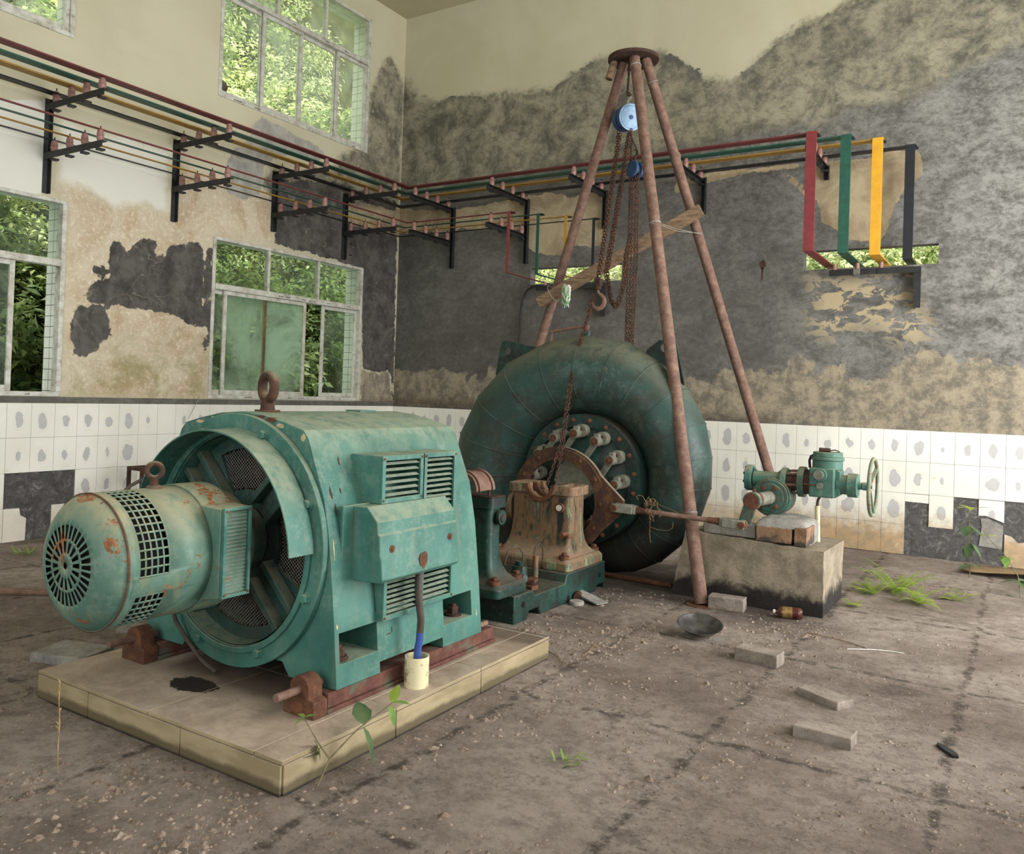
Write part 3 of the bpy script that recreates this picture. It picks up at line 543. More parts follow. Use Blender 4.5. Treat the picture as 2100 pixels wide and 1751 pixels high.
# ---- windows
M['frame'] = None
m = NM('weathered window frame',.55); q = m.noise(30,6,.75,0,m.scaled(.4,.4,.4)); m.col(m.ramp(q,[(.30,S(128,116,98)),(.42,S(176,172,158)),(.6,S(204,204,194))])); M['frame'] = m.m
M['frame_mark'] = flat_mat('dark film remains',S(66,60,50),.7,.1,30)
M['frame_rust'] = flat_mat('brown stained frame',S(150,124,92),.7,.25,30)
def glass_mat(name,haze,tint):
    m = NM(name); tr = m.n('ShaderNodeBsdfTransparent'); tr.inputs[0].default_value = tint; df = m.n('ShaderNodeBsdfTranslucent'); df.inputs[0].default_value = (.86,.95,.90,1); gl = m.n('ShaderNodeBsdfGlossy'); gl.inputs['Roughness'].default_value = .05
    mx = m.n('ShaderNodeMixShader'); mx2 = m.n('ShaderNodeMixShader'); mx2.inputs[0].default_value = .05
    f = m.ma('MULTIPLY',m.step(m.noise(1.6,6,.65,.6),.3,.7),haze); m.L(f,mx.inputs[0]); m.t.links.new(tr.outputs[0],mx.inputs[1]); m.t.links.new(df.outputs[0],mx.inputs[2])
    m.t.links.new(mx.outputs[0],mx2.inputs[1]); m.t.links.new(gl.outputs[0],mx2.inputs[2]); m.t.links.new(mx2.outputs[0],m.out.inputs[0]); return m.m
M['glass_veil'] = glass_mat('window glass',.30,(.98,1,.97,1)); M['glass_hazy'] = glass_mat('dusty window glass',.55,(.93,.98,.94,1)); M['glass_mid'] = glass_mat('dirty window glass',.2,(.95,.99,.95,1))  # upper panes get a whitish haze as the veil of overexposed daylight
m = NM('outer reveal tile',.3); 
_,yy,zz = m.xyz(); xx = m.xyz()[0]
def gl(c,p,o): a = m.ma('ABSOLUTE',m.ma('SUBTRACT',m.ma('FRACT',m.ma('DIVIDE',m.ma('ADD',c,o),p)),.5)); return m.step(m.ma('MULTIPLY',a,p),.004,.0025)
g1 = m.ma('MAXIMUM',gl(zz,.095,0.01),gl(xx,.095,.05)); g1 = m.ma('MAXIMUM',g1,m.ma('MULTIPLY',gl(yy,.095,0),m.ma('GREATER_THAN',m.ma('ABSOLUTE',0),1)))
m.col(m.mix(g1,m.mix(m.step(m.noise(2,4),.3,.7),S(196,200,186),S(222,224,212)),S(96,100,92))); M['reveal'] = m.m
def window(n,y0,y1,z0,z1,zt,top_m,low_m,low_panes,depth=.05,marks=True):
    cx,cy = 0,(y0+y1)/2; e = bpy.data.objects.new('window_%d'%n,None); SC.collection.objects.link(e); e.location = (-.05,cy,z0); tag(e,kind='structure')
    xb,xf = -.075,.012; fw = .04
    f = MB(); f.box(xb,xf,y0,y1,z0,z0+fw); f.box(xb,xf,y0,y1,z1-fw*.8,z1); f.box(xb,xf,y0,y0+fw,z0+fw,z1-fw*.8); f.box(xb,xf,y1-fw,y1,z0+fw,z1-fw*.8)
    f.box(xb+.01,xf+.01,y0+fw,y1-fw,zt-.03,zt+.03)
    for y in top_m: f.box(xb+.02,xf-.01,y-.018,y+.018,zt+.03,z1-fw*.8)
    f.build('window_frame','frame',e,bevel=.004)
    for k,(a,b,xo,gm,fm) in enumerate(low_panes):
        s = MB(); w = .042; zl,zh = z0+fw,zt-.03
        s.box(xo-.012,xo+.012,a,a+w,zl,zh); s.box(xo-.012,xo+.012,b-w,b,zl,zh); s.box(xo-.012,xo+.012,a+w,b-w,zl,zl+w*1.2); s.box(xo-.012,xo+.012,a+w,b-w,zh-w,zh)
        so_ = s.build('sash',fm,e,bevel=.003)
        MB().box(xo-.002,xo+.002,a+w,b-w,zl+w*1.2,zh-w).build('pane',gm,so_)
    ts = [y0+fw]+list(top_m)+[y1-fw]
    for a,b in zip(ts,ts[1:]): MB().box(-.032,-.028,a+.018,b-.018,zt+.03,z1-fw*.8).build('pane','glass_veil' if n in (2,4) else 'glass_mid',e)
    if marks:
        random.seed(n*11); mk = MB()
        for k in range(9):
            yy_ = random.uniform(y0+.1,y1-.2); zz_ = random.choice([z0+.012,zt-.012]); L_ = random.uniform(.05,.11)
            for i in range(int(L_/.014)): mk.box(xf+.0002+(.01 if zz_>z0+.1 else 0),xf+.0012+(.01 if zz_>z0+.1 else 0),yy_+i*.014,yy_+i*.014+random.uniform(.006,.011),zz_,zz_+random.uniform(.008,.013))
        mk.build('film_remains','frame_mark',e)
    return e
window(1,-2.955,-.68,1.23,2.915,2.40,[-2.2,-1.44],None,[(-2.915,-2.20,-.055,'glass_mid','frame'),(-2.785,-1.615,-.02,'glass_hazy','frame'),(-2.24,-1.60,-.03,'glass_hazy','frame_rust'),(-1.32,-.72,-.055,'glass_mid','frame')])
window(3,-6.80,-4.49,1.225,2.94,2.39,[-5.9,-5.2],None,[(-6.76,-5.7,-.055,'glass_mid','frame'),(-5.75,-4.90,-.02,'glass_mid','frame')])
window(2,-2.965,-.69,4.375,6.08,5.51,[-2.2,-1.46],None,[(-2.925,-2.37,-.055,'glass_veil','frame'),(-2.40,-1.81,-.02,'glass_veil','frame'),(-1.85,-1.23,-.055,'glass_veil','frame'),(-1.26,-.73,-.02,'glass_veil','frame')])
window(4,-6.80,-4.49,4.375,6.08,5.51,[-5.9,-5.2],None,[(-6.76,-5.6,-.055,'glass_veil','frame'),(-5.65,-4.53,-.02,'glass_veil','frame')])
# reveals outside the frames (tiled) and the rough rendered edge inside
for k,(a,b,c,d) in enumerate(HOL_L):
    r = MB(); e = .006
    r.box(-T-.004,-.08,b-.001,b+.03,c-.03,d+.03); r.box(-T-.004,-.08,a-.03,a+.001,c-.03,d+.03); r.box(-T-.004,-.08,a,b,d-.001,d+.03); r.box(-T-.004,-.08,a,b,c-.03,c+.001)
    tag(r.build('trim_%d'%(6+k),'reveal'),kind='structure')
mb = MB(); mb.box(0,.006,-9.0,-.002,ZT,1.222); tag(mb.build('trim_10',M['wall']),kind='structure')
# ------------------------------------------------------------------ tiled plinth with the two rails
X0,Z0 = 4.32,.72
m = NM('beige plinth tile',.75); n = m.noise(5,8,.7,.4); xx,yy,zz = m.xyz()
up = m.up(.5,.9); c = m.mix(m.step(n,.35,.65),S(146,130,114),S(176,159,141)); c = m.mix(m.ma('MULTIPLY',m.step(m.noise(55,4,.75),.60,.68),.5),c,S(110,92,76))
side = m.mix(m.step(m.noise(3,5,.6,0,m.scaled(1,1,4)),.4,.6),S(142,128,98),S(164,149,118)); side = m.mix(m.step(m.ma('ADD',zz,m.ma('MULTIPLY',m.ma('SUBTRACT',n,.5),.05)),.055,.03),side,S(96,86,64)); side = m.mix(m.step(zz,.016,.004),side,S(44,38,34))
c = m.mix(up,side,c)
def sq(a,b): return m.ma('MULTIPLY',a,b)
dx_ = m.ma('DIVIDE',m.ma('SUBTRACT',xx,4.26),.13); dy_ = m.ma('DIVIDE',m.ma('SUBTRACT',yy,-6.265),.075)
st = m.ma('ADD',m.ma('SQRT',m.ma('ADD',sq(dx_,dx_),sq(dy_,dy_))),m.ma('MULTIPLY',m.ma('SUBTRACT',m.noise(18,5,.7),.5),.9)); c = m.mix(m.ma('MULTIPLY',up,m.step(st,1.0,.93)),c,S(44,38,34))
dirt = m.ma('MULTIPLY',up,m.ma('MULTIPLY',m.step(m.ma('ADD',yy,m.ma('MULTIPLY',n,.3)),-6.12,-5.98),m.ma('MULTIPLY',m.step(xx,3.9,4.0),m.step(xx,4.82,4.7)))); c = m.mix(m.ma('MULTIPLY',dirt,.75),c,S(70,56,46))  # plinth top darker beneath the generator, between the rails
c = m.mix(m.ma('MULTIPLY',up,m.ma('MULTIPLY',m.step(m.ma('ADD',yy,m.ma('MULTIPLY',n,.35)),-4.85,-4.7),.7)),c,S(58,48,42))
jt = m.ma('MULTIPLY',up,m.ma('MAXIMUM',m.step(m.ma('ABSOLUTE',m.ma('SUBTRACT',xx,4.955)),.005,.002),m.step(m.ma('MULTIPLY',m.ma('ABSOLUTE',m.ma('SUBTRACT',m.ma('FRACT',m.ma('DIVIDE',m.ma('ADD',yy,6.26),.6)),.5)),.6),.005,.002)))
c = m.mix(m.ma('MULTIPLY',jt,.8),c,S(204,198,186)); m.col(c); m.bump(m.ma('ADD',m.noise(40,5,.7),m.ma('MULTIPLY',jt,-.6)),.3,.004); M['plinth'] = m.m
e = thing('machine_plinth','low beige tiled plinth under the green generator, with a dark oil stain','plinth',(4.34,-5.64,0))
mb = MB(); mb.box(3.60,5.085,-6.54,-4.73,-.02,.105); mb.build('plinth_body','plinth',e)
mb = MB()
ys_ = [-6.55,-5.95,-5.35,-4.75]
for i,(a,b) in enumerate(((-6.548,-5.96),(-5.956,-5.36),(-5.356,-4.725))):
    mb.box(4.957,5.095,a,b,.106,.121); mb.box(4.36,4.953,a,b,.106,.12) ; mb.box(3.592,4.356,a,b,.106,.12)
mb.build('top_tile','plinth',e,bevel=.002)
mb = MB()
for a,b in ((3.60,3.97),(3.974,4.56),(4.564,5.09)): mb.box(a,b,-6.552,-6.541,.0,.104)
for a,b in ((-6.54,-5.96),(-5.956,-5.36),(-5.356,-4.73)): mb.box(5.086,5.097,a,b,.0,.104)
mb.build('side_tile','plinth',e,bevel=.0015)
def rail(x0,x1,label):
    e = thing('foundation_rail',label,'rail',((x0+x1)/2,-5.6,.12))
    mb = MB(); mb.box(x0,x1,-6.17,-4.98,.1205,.138); mb.box(x0+.01,x1-.01,-6.16,-4.99,.138,.196); mb.build('rail_body','rail_rust',e,bevel=.004)
    cx = (x0+x1)/2
    prof = [(cx-.08,.1205),(cx+.08,.1205),(cx+.08,.185),(cx+.052,.195)]+[(cx+.052*math.cos(a),.222+.052*math.sin(a)) for a in np.linspace(.3,PI-.3,10)]+[(cx-.052,.195),(cx-.08,.185)]
    mb = MB(); mb.prism(prof,'y',-6.245,-6.171); mb.build('end_lug','rust',e,bevel=.004)
    mb = MB(); mb.cyl((cx,-6.36,.222),(cx,-6.13,.222),.016,n=14); mb.hexbolt((cx,-6.17,.222),(0,1,0),.02,.02); mb.build('jacking_bolt','pipe_rust',e)
    return e
rail(4.77,4.93,'rusty steel rail under the near side of the green generator')
rail(3.72,3.88,'rusty steel rail under the far side of the generator, by the far plinth corner')
# ------------------------------------------------------------------ generator
CHIPS = [(-5.985,1.075,.006,.020,'rust',1),(-5.60,1.09,.018,.006,'rust',2),(-6.075,.955,.006,.028,'rust_dark',3),(-6.065,.89,.008,.026,'rust_dark',4),(-6.03,.875,.03,.003,'rust_dark',5),(-6.02,.96,.004,.012,'rust_dark',6),(-5.80,.345,.02,.003,'rust_dark',7),(-5.78,.36,.003,.014,'rust_dark',8),(-6.105,.44,.006,.012,'filler',9),(-6.10,.74,.003,.05,'filler',10),(-5.15,.30,.006,.02,'filler',12)]
EDGE = [(4.43,1.247,.05,.008,'rust'),(4.50,1.236,.045,.011,'rust'),(4.56,1.215,.03,.012,'filler'),(4.695,1.17,.014,.022,'filler'),(4.05,1.21,.03,.008,'filler'),(4.15,1.232,.03,.006,'filler')]
G = thing('generator','large pale green generator on the tiled plinth, with louvred side and rusty lifting eye','generator',(X0,-5.6,.20))
half = [(0,1.266),(.13,1.256),(.265,1.230),(.375,1.203),(.405,1.17),(.45,1.06),(.505,.93),(.545,.738),(.58,.452),(.605,.198)]
prof = [(X0+a,b) for a,b in half]+[(X0+.34,.198),(X0+.30,.25),(X0-.30,.25),(X0-.34,.198)]+[(X0-a,b) for a,b in reversed(half[1:])]
mb = MB(); mb.prism(prof,'y',-6.12,-5.11); body = mb.build('generator_housing','green',G)
boolean(body, MB().cyl((X0,-6.3,Z0),(X0,-5.75,Z0),.445,n=48))
cut = MB(); cut.box(4.68,5.1,-6.095,-5.872,.29,.41); cut.box(4.68,5.1,-5.412,-5.185,.295,.415); cut.box(3.5,3.96,-6.095,-5.872,.29,.41)
cut.box(4.5,5.1,-5.862,-5.425,.15,.243); cut.box(4.70,5.05,-5.60,-5.395,.45,1.08); cut.box(4.70,5.05,-5.88,-5.63,.45,.57)
boolean(body,cut); bv = body.modifiers.new('bevel','BEVEL'); bv.width = .006; bv.segments = 2; bv.limit_method = 'ANGLE'; bv.angle_limit = math.radians(30)
mb = MB(); mb.box(4.672,4.6795,-5.62,-5.38,.44,1.09); mb.box(4.672,4.6795,-5.89,-5.625,.44,.58); mb.build('louvre_shade','black',G)  # black sheets standing for the shade behind the louvres
# end ring, its bolts, hood
mb = MB(); mb.ringp((X0,-6.15,Z0),(0,1,0),.447,.537,.029,72); mb.ringp((X0,-6.163,Z0),(0,1,0),.45,.475,.012,72); mb.lathe((X0,-6.15,Z0),(0,1,0),[(0,.452),(.10,.448),(.10,.436),(0,.440)],72,cap=False)
mb.build('end_flange','green',G,bevel=.003)
for k in range(8):
    a = math.radians(23.2+k*45.6 if k<4 else 23.2+k*45); MB().hexbolt((X0+.487*math.cos(a),-6.15,Z0+.487*math.sin(a)),(0,-1,0),.020,.020,stud=False).build('flange_bolt','green',G)
def arc_shell(c,r0,r1,y0,y1,a0,a1,n,t):
    mb = MB(); vs = []
    for k in range(n+1):
        a = a0+(a1-a0)*k/n; ca,sa = math.cos(a),math.sin(a)
        for rr,y in ((r0,y0),(r1,y1),(r1-t,y1),(r0-t,y0)): vs.append((c[0]+rr*ca,y,c[1]+rr*sa))
    fs = []
    for k in range(n):
        for q in range(4): fs.append((4*k+q,4*k+4+q,4*k+4+(q+1)%4,4*k+(q+1)%4))
    fs += [(0,1,2,3),(4*n,4*n+3,4*n+2,4*n+1)]; return mb.add(vs,fs)
arc_shell((X0,Z0-.03),.50,.50,-6.29,-6.164,math.radians(4),math.radians(188),60,.006).build('rain_hood','green',G)
# end shield: recessed plate with four mesh sectors, channel spokes, bearing hub
mb = MB()
def sector(mb,r0,r1,a0,a1,y0,y1,n=16):
    vs = []; 
    for k in range(n+1):
        a = a0+(a1-a0)*k/n
        for r,y in ((r0,y0),(r1,y0),(r1,y1),(r0,y1)): vs.append((X0+r*math.cos(a),y,Z0+r*math.sin(a)))
    fs = [(4*k+q,4*k+4+q,4*k+4+(q+1)%4,4*k+(q+1)%4) for k in range(n) for q in range(4)]+[(0,1,2,3),(4*n,4*n+3,4*n+2,4*n+1)]; mb.add(vs,fs)
for k in range(4):
    c = PI/4+k*PI/2; h = math.radians(29); 
    sector(mb,.385,.443,c-PI/4,c+PI/4,-6.075,-6.055); sector(mb,.14,.205,c-PI/4,c+PI/4,-6.075,-6.055)
    # solid wedge each side of the spoke
    sector(mb,.205,.385,c-math.radians(17),c+math.radians(17),-6.075,-6.055)
mb.build('end_shield','green_end',G)
for k in range(4):
    a = PI/4+k*PI/2; R = Matrix.Rotation(-a,3,'Y'); d = R@V(1,0,0); nrm = R@V(0,0,1); mb = MB()
    for s_ in (-1,1): mb.obox(V(X0,-6.105,Z0)+d*.31+nrm*s_*.058,.27,.055,.028,R)
    mb.obox(V(X0,-6.078,Z0)+d*.31,.27,.006,.09,R); mb.build('spoke','green_end',G,bevel=.003)
mb = MB(); mb.lathe((X0,-6.20,Z0),(0,1,0),[(0,.12),(.10,.13),(.12,.14)],40); mb.build('bearing_hub','green_end',G)
for k in range(4):
    c = k*PI/2; h = math.radians(29); mb = MB(); st = .014
    def inside(px,pz):
        r = math.hypot(px,pz); a = (math.atan2(pz,px)-c+PI)%(2*PI)-PI; return .205<r<.387 and abs(a)<h
    for sgn in (1,-1):
        for i in range(-60,61):
            off = i*st*1.15; p_prev = None; seg = []
            for j in range(-60,61):
                t = j*.01; px = t; pz = sgn*t*.9+off
                if inside(px,pz): seg.append((X0+px,-6.058,Z0+pz))
                else:
                    if len(seg)>1: mb.tube([seg[0],seg[-1]],.0017,3)
                    seg = []
            if len(seg)>1: mb.tube([seg[0],seg[-1]],.0017,3)
    mb.build('mesh_screen','screen',G)
# rotor seen dimly behind the mesh
mb = MB(); mb.cyl((X0,-5.95,Z0),(X0,-5.76,Z0),.36,n=40)
for k in range(16):
    a = 2*PI*k/16; R = Matrix.Rotation(-a,3,'Y'); mb.obox(V(X0,-5.98,Z0)+R@V(.28,0,0),.15,.06,.012,R)
mb.build('rotor','rust_dark',G)
# lifting eye
mb = MB(); mb.torus((X0,-5.98,1.372),(.25,1,0),.055,.0215,40,16,1.0); mb.cyl((X0,-5.98,1.262),(X0,-5.98,1.325),.034,.026,n=20); mb.cyl((X0,-5.98,1.255),(X0,-5.98,1.272),.055,n=20)
eye = mb.build('lifting_eye','rust_ring',G)
# louvre panels
def louvre(y0,y1,z0,z1,xf,n,parent,tilt=.55,xb=4.76,fr=.02,name='louvre_panel'):
    f = MB(); f.box(xf-.012,xf,y0,y1,z0,z0+fr); f.box(xf-.012,xf,y0,y1,z1-fr,z1); f.box(xf-.012,xf,y0,y0+fr,z0+fr,z1-fr); f.box(xf-.012,xf,y1-fr,y1,z0+fr,z1-fr)
    f.box(xb,xf-.013,y0,y0+.004,z0,z1); f.box(xb,xf-.013,y1-.004,y1,z0,z1); f.box(xb,xf-.013,y0+.004,y1-.004,z1-.004,z1); f.box(xb,xf-.013,y0+.004,y1-.004,z0,z0+.004)
    o = f.build(name,'green',parent,bevel=.0015); sl_ = MB(); sp_ = (z1-z0-2*fr)/n
    R = Matrix.Rotation(tilt,3,'Y')
    for i in range(n): sl_.obox((xf-.016,(y0+y1)/2,z0+fr+sp_*(i+.5)),sp_*.66,y1-y0-2*fr,.002,R)
    sl_.build('slat','louver',o)
    for yy_ in (y0+.01,y1-.01):
        for zz_ in (z0+.012,z1-.012): MB().cyl((xf,yy_,zz_),(xf+.004,yy_,zz_),.005,n=8).build('panel_screw','bolt',o)
    return o
louvre(-5.618,-5.375,.425,1.103,4.932,27,G)
louvre(-5.902,-5.63,.905,1.103,4.935,6,G)
louvre(-5.875,-5.628,.415,.60,4.94,7,G)
MB().box(4.76,4.90,-5.895,-5.635,.60,.906).build('duct','green',G,bevel=.004)
# terminal box
tb = [(4.86,.900),(4.945,.905),(4.985,.862),(5.0,.845),(5.004,.800),(5.014,.795),(5.018,.715),(5.026,.700),(5.034,.618),(5.02,.606),(4.86,.600)]
mb = MB(); mb.prism([(4.74,.885),(4.862,.895),(4.862,.605),(4.74,.615)],'y',-6.055,-5.50); tbase = mb.build('terminal_box','green',G,bevel=.003)
mb = MB(); mb.prism(tb,'y',-6.0,-5.475); mb.box(4.855,4.872,-6.06,-5.47,.594,.906); mb.build('terminal_cover','green',tbase,bevel=.004)
for yy_ in (-5.925,-5.53):
    mb = MB(); mb.cyl((5.012,yy_,.735),(5.020,yy_,.735),.016,n=16); mb.hexbolt((5.018,yy_,.735),(1,0,0),.008,.008,False,False); mb.build('cover_screw','bolt',tbase)
mb = MB(); random.seed(5); pts = [(.0275*math.cos(a)*random.uniform(.6,1.2),.034*math.sin(a)*random.uniform(.7,1.25)) for a in np.linspace(0,2*PI,12,False)]
mb.prism([(-5.735+a,.662+b) for a,b in pts],'x',5.0295,5.0335); mb.build('paint_loss','rust',tbase)
# chipped and cracked paint on the housing
def chip(y,z,w_,h_,mat,seed,nm='paint_chip'):
    rr_ = random.Random(seed); hz = [q[1] for q in half][::-1]; hx = [q[0] for q in half][::-1]; mb = MB(); n_ = 14; k = 0
    vs = [(y,z)]+[(y+w_*math.cos(2*PI*i/n_)*rr_.uniform(.45,1.1),z+h_*math.sin(2*PI*i/n_)*rr_.uniform(.45,1.1)) for i in range(n_)]
    for off in (.0022,-.004): mb.v += [(X0+float(np.interp(q[1],hz,hx))+off,q[0],q[1]) for q in vs]
    m2 = n_+1
    for i in range(n_): j = (i+1)%n_; mb.f += [(0,1+i,1+j),(m2,m2+1+j,m2+1+i),(1+i,1+j,m2+1+j,m2+1+i)]
    mb.build(nm,mat,G)
M['filler'] = flat_mat('yellowed filler',S(206,190,150),.8,.2,40)
for q in CHIPS: chip(*q)
for q in EDGE:
    rr_ = random.Random(int(q[0]*1000)); mb = MB(); n_ = 12; mb.prism([(q[0]+q[2]*math.cos(2*PI*i/n_)*rr_.uniform(.6,1.1),q[1]+q[3]*math.sin(2*PI*i/n_)*rr_.uniform(.5,1.1)) for i in range(n_)],'y',-6.1215,-6.10); mb.build('edge_chip',q[4],G)
# foot bolts
for (xb_,yb_) in ((4.86,-6.05),(4.84,-5.24)):
    mb = MB(); mb.cyl((xb_,yb_,.29),(xb_,yb_,.298),.042,n=20); mb.hexbolt((xb_,yb_,.298),(0,0,1),.028,.04); mb.build('foot_bolt','rust_dark',G)
MB().cyl((4.90,-5.118,.222),(4.90,-5.03,.222),.013,n=12).build('dowel_pin','pipe_rust',G)
MB().cyl((X0,-5.11,.745),(X0,-4.95,.745),.09,n=28).build('shaft_stub','rust_dark',G)
MB().box(4.26,4.36,-5.42,-5.30,1.255,1.272).build('top_plug','green',G,bevel=.003)
# exciter on the end of the generator
ex = MB(); n = 120; rows = [-6.805,-6.775,-6.745]+[-6.745+.022*i for i in range(1,6)]+[-6.615,-6.44]
def hole(ang,j):
    ang = (ang+180)%360-180
    return 3<=j<=6 and ((-6<ang<112) or (-86<ang<-24) or (ang<-150) or (132<ang<170))
gaps = {}
ex = MB()
def rcell(a0,a1,y0,y1,r=.246):
    k = len(ex.v)
    for a in (a0,a1):
        for y in (y0,y1): ex.v.append((X0+r*math.cos(a),y,Z0+r*math.sin(a)))
    ex.f.append((k,k+1,k+3,k+2))
win = [(-7,110),(-86,-24),(132,172),(190,260)]
full = sorted([w for w in win]); bounds = []
seg = np.radians(np.linspace(-86,274,145))
ylines = [-6.745,-6.725,-6.705,-6.685,-6.665,-6.645]
for i in range(144):
    a0,a1 = seg[i],seg[i+1]; mid = math.degrees((a0+a1)/2); inw = any(lo<mid<hi for lo,hi in win)
    rcell(a0,a1,-6.79,-6.745); rcell(a0,a1,-6.625,-6.44)
    if not inw: rcell(a0,a1,-6.745,-6.625)
for lo,hi in win:
    nb = max(1,round((hi-lo)/7.2)); bw = math.radians(.8)
    for i in range(nb+1):
        a = math.radians(lo+(hi-lo)*i/nb); rcell(a-bw,a+bw,-6.745,-6.625)
    for k in range(6):
        y = -6.745+.024*k; m_ = max(2,int((hi-lo)/2.5))
        for i in range(m_): rcell(math.radians(lo+(hi-lo)*i/m_),math.radians(lo+(hi-lo)*(i+1)/m_),y-.0028,y+.0028)
exo = ex.build('exciter','exciter',G,solid=.004,weld=True)
MB().cyl((X0,-6.80,Z0),(X0,-6.44,Z0),.225,n=48).build('vent_shade_core','black',exo)  # black inner cylinder, gives the vent slots their shade
# dome end cover with two rings of radial slots
dm = MB(); prof_r = [(.012,-6.868),(.045,-6.868),(.085,-6.866),(.095,-6.865),(.143,-6.860),(.165,-6.854),(.19,-6.843),(.212,-6.828),(.23,-6.81),(.242,-6.79),(.249,-6.77)]
N_ = 192
def dcell(a0,a1,p,q):
    k = len(dm.v)
    for a in (a0,a1):
        for r,y in (p,q): dm.v.append((X0+r*math.cos(a),y,Z0+r*math.sin(a)))
    dm.f.append((k,k+1,k+3,k+2))
for i in range(N_):
    a0,a1 = 2*PI*i/N_,2*PI*(i+1)/N_
    for j in range(len(prof_r)-1):
        if j==1 and (i%12)<7: continue
        if j==3 and (i%6)<4: continue
        dcell(a0,a1,prof_r[j],prof_r[j+1])
dmo = dm.build('dome_cover','exciter',exo,solid=.003,weld=True)
MB().cyl((X0,-6.845,Z0),(X0,-6.82,Z0),.175,n=40).build('slot_shade_disc','black',exo)  # black disc, shade behind the dome slots put in as colour
# squared rear part of the exciter with its louvred outlet
pr = [(X0+.256*math.cos(a),Z0+.256*math.sin(a)) for a in np.radians(np.linspace(48,132,15))]
pr += [(X0-.285,.905),(X0-.285,.565)]+[(X0+.256*math.cos(a),Z0+.256*math.sin(a)) for a in np.radians(np.linspace(222,318,15))]+[(X0+.285,.565),(X0+.285,.905)]
mb = MB(); mb.prism(pr,'y',-6.44,-6.30); mb.lathe((X0,-6.30,Z0),(0,1,0),[(0,.24),(.08,.22),(.12,.18)],40); eb = mb.build('exciter_rear_housing','exciter',exo,bevel=.003)
louvre(-6.435,-6.305,.565,.908,X0+.302,22,exo,.5,X0+.286,.012,'exciter_louvre')
mb = MB(); mb.torus((X0,-6.53,1.035),(.8,-.6,0),.028,.0105,28,12); mb.cyl((X0,-6.53,.96),(X0,-6.53,1.01),.016,n=14); mb.cyl((X0,-6.53,.955),(X0,-6.53,.978),.04,.026,n=20)
mb.build('exciter_eye','rust_ring',exo)
MB().ringp((X0,-6.79,Z0),(0,1,0),.247,.2505,.006,72).build('seam_band','rust',exo)
# cables and conduit stub
o = MB().tube([(4.985,-5.70,.615),(4.99,-5.71,.54),(5.0,-5.71,.46),(5.003,-5.70,.40),(5.002,-5.702,.345)],.0155,12).build('power_cable','cable'); tag(o,'dusty cable with a blue lower end, hanging from the terminal box','cable')
o2 = MB().tube([(5.002,-5.702,.345),(5.0015,-5.704,.31),(4.997,-5.708,.27),(4.998,-5.712,.16)],.0160,12).build('blue_sheath','cable_blue',o)
mb = MB(); mb.lathe((5.0,-5.714,.121),(0,0,1),[(0,.052),(.128,.052),(.128,.048),(0,.048)],36,cap=False); o = mb.build('conduit_stub','pvc'); tag(o,'short cream plastic pipe stub standing on the plinth, cable inside','pipe')
o = MB().tube([(3.99,-6.19,.60),(3.985,-6.20,.5),(3.99,-6.20,.42),(4.02,-6.19,.33),(4.08,-6.17,.25),(4.16,-6.15,.17),(4.24,-6.14,.135)],.009,8).build('hanging_cable','cable'); tag(o,'thin grey cable hanging under the exciter to the plinth','cable')
# ------------------------------------------------------------------ bedplate and bearing pedestals
XB = 4.29
B = thing('turbine_bedplate','stepped dark green cast bedplate on the floor between generator and volute','bedplate',(XB,-3.7,0))
mb = MB(); mb.prism([(-4.31,.0),(-4.15,.0),(-4.13,.05),(-4.02,.05),(-3.99,0),(-3.56,0),(-3.54,.04),(-3.50,.04),(-3.47,0),(-3.2,.0),(-3.19,.04),(-3.08,.04),(-3.06,0),(-3.06,.0),(-3.06,.196),(-3.64,.196),(-3.67,.135),(-4.06,.135),(-4.09,.170),(-4.31,.172)],'x',3.96,4.622)
bo = mb.build('bed_casting','dark_green',B,bevel=.008)
for y_,z_ in ((-4.205,.105),(-3.15,.11),(-3.62,.03)): MB().cyl((4.615,y_,z_),(4.6245,y_,z_),.019,n=20).build('core_hole_shade','black',B)  # black discs drawn as the shade of casting holes
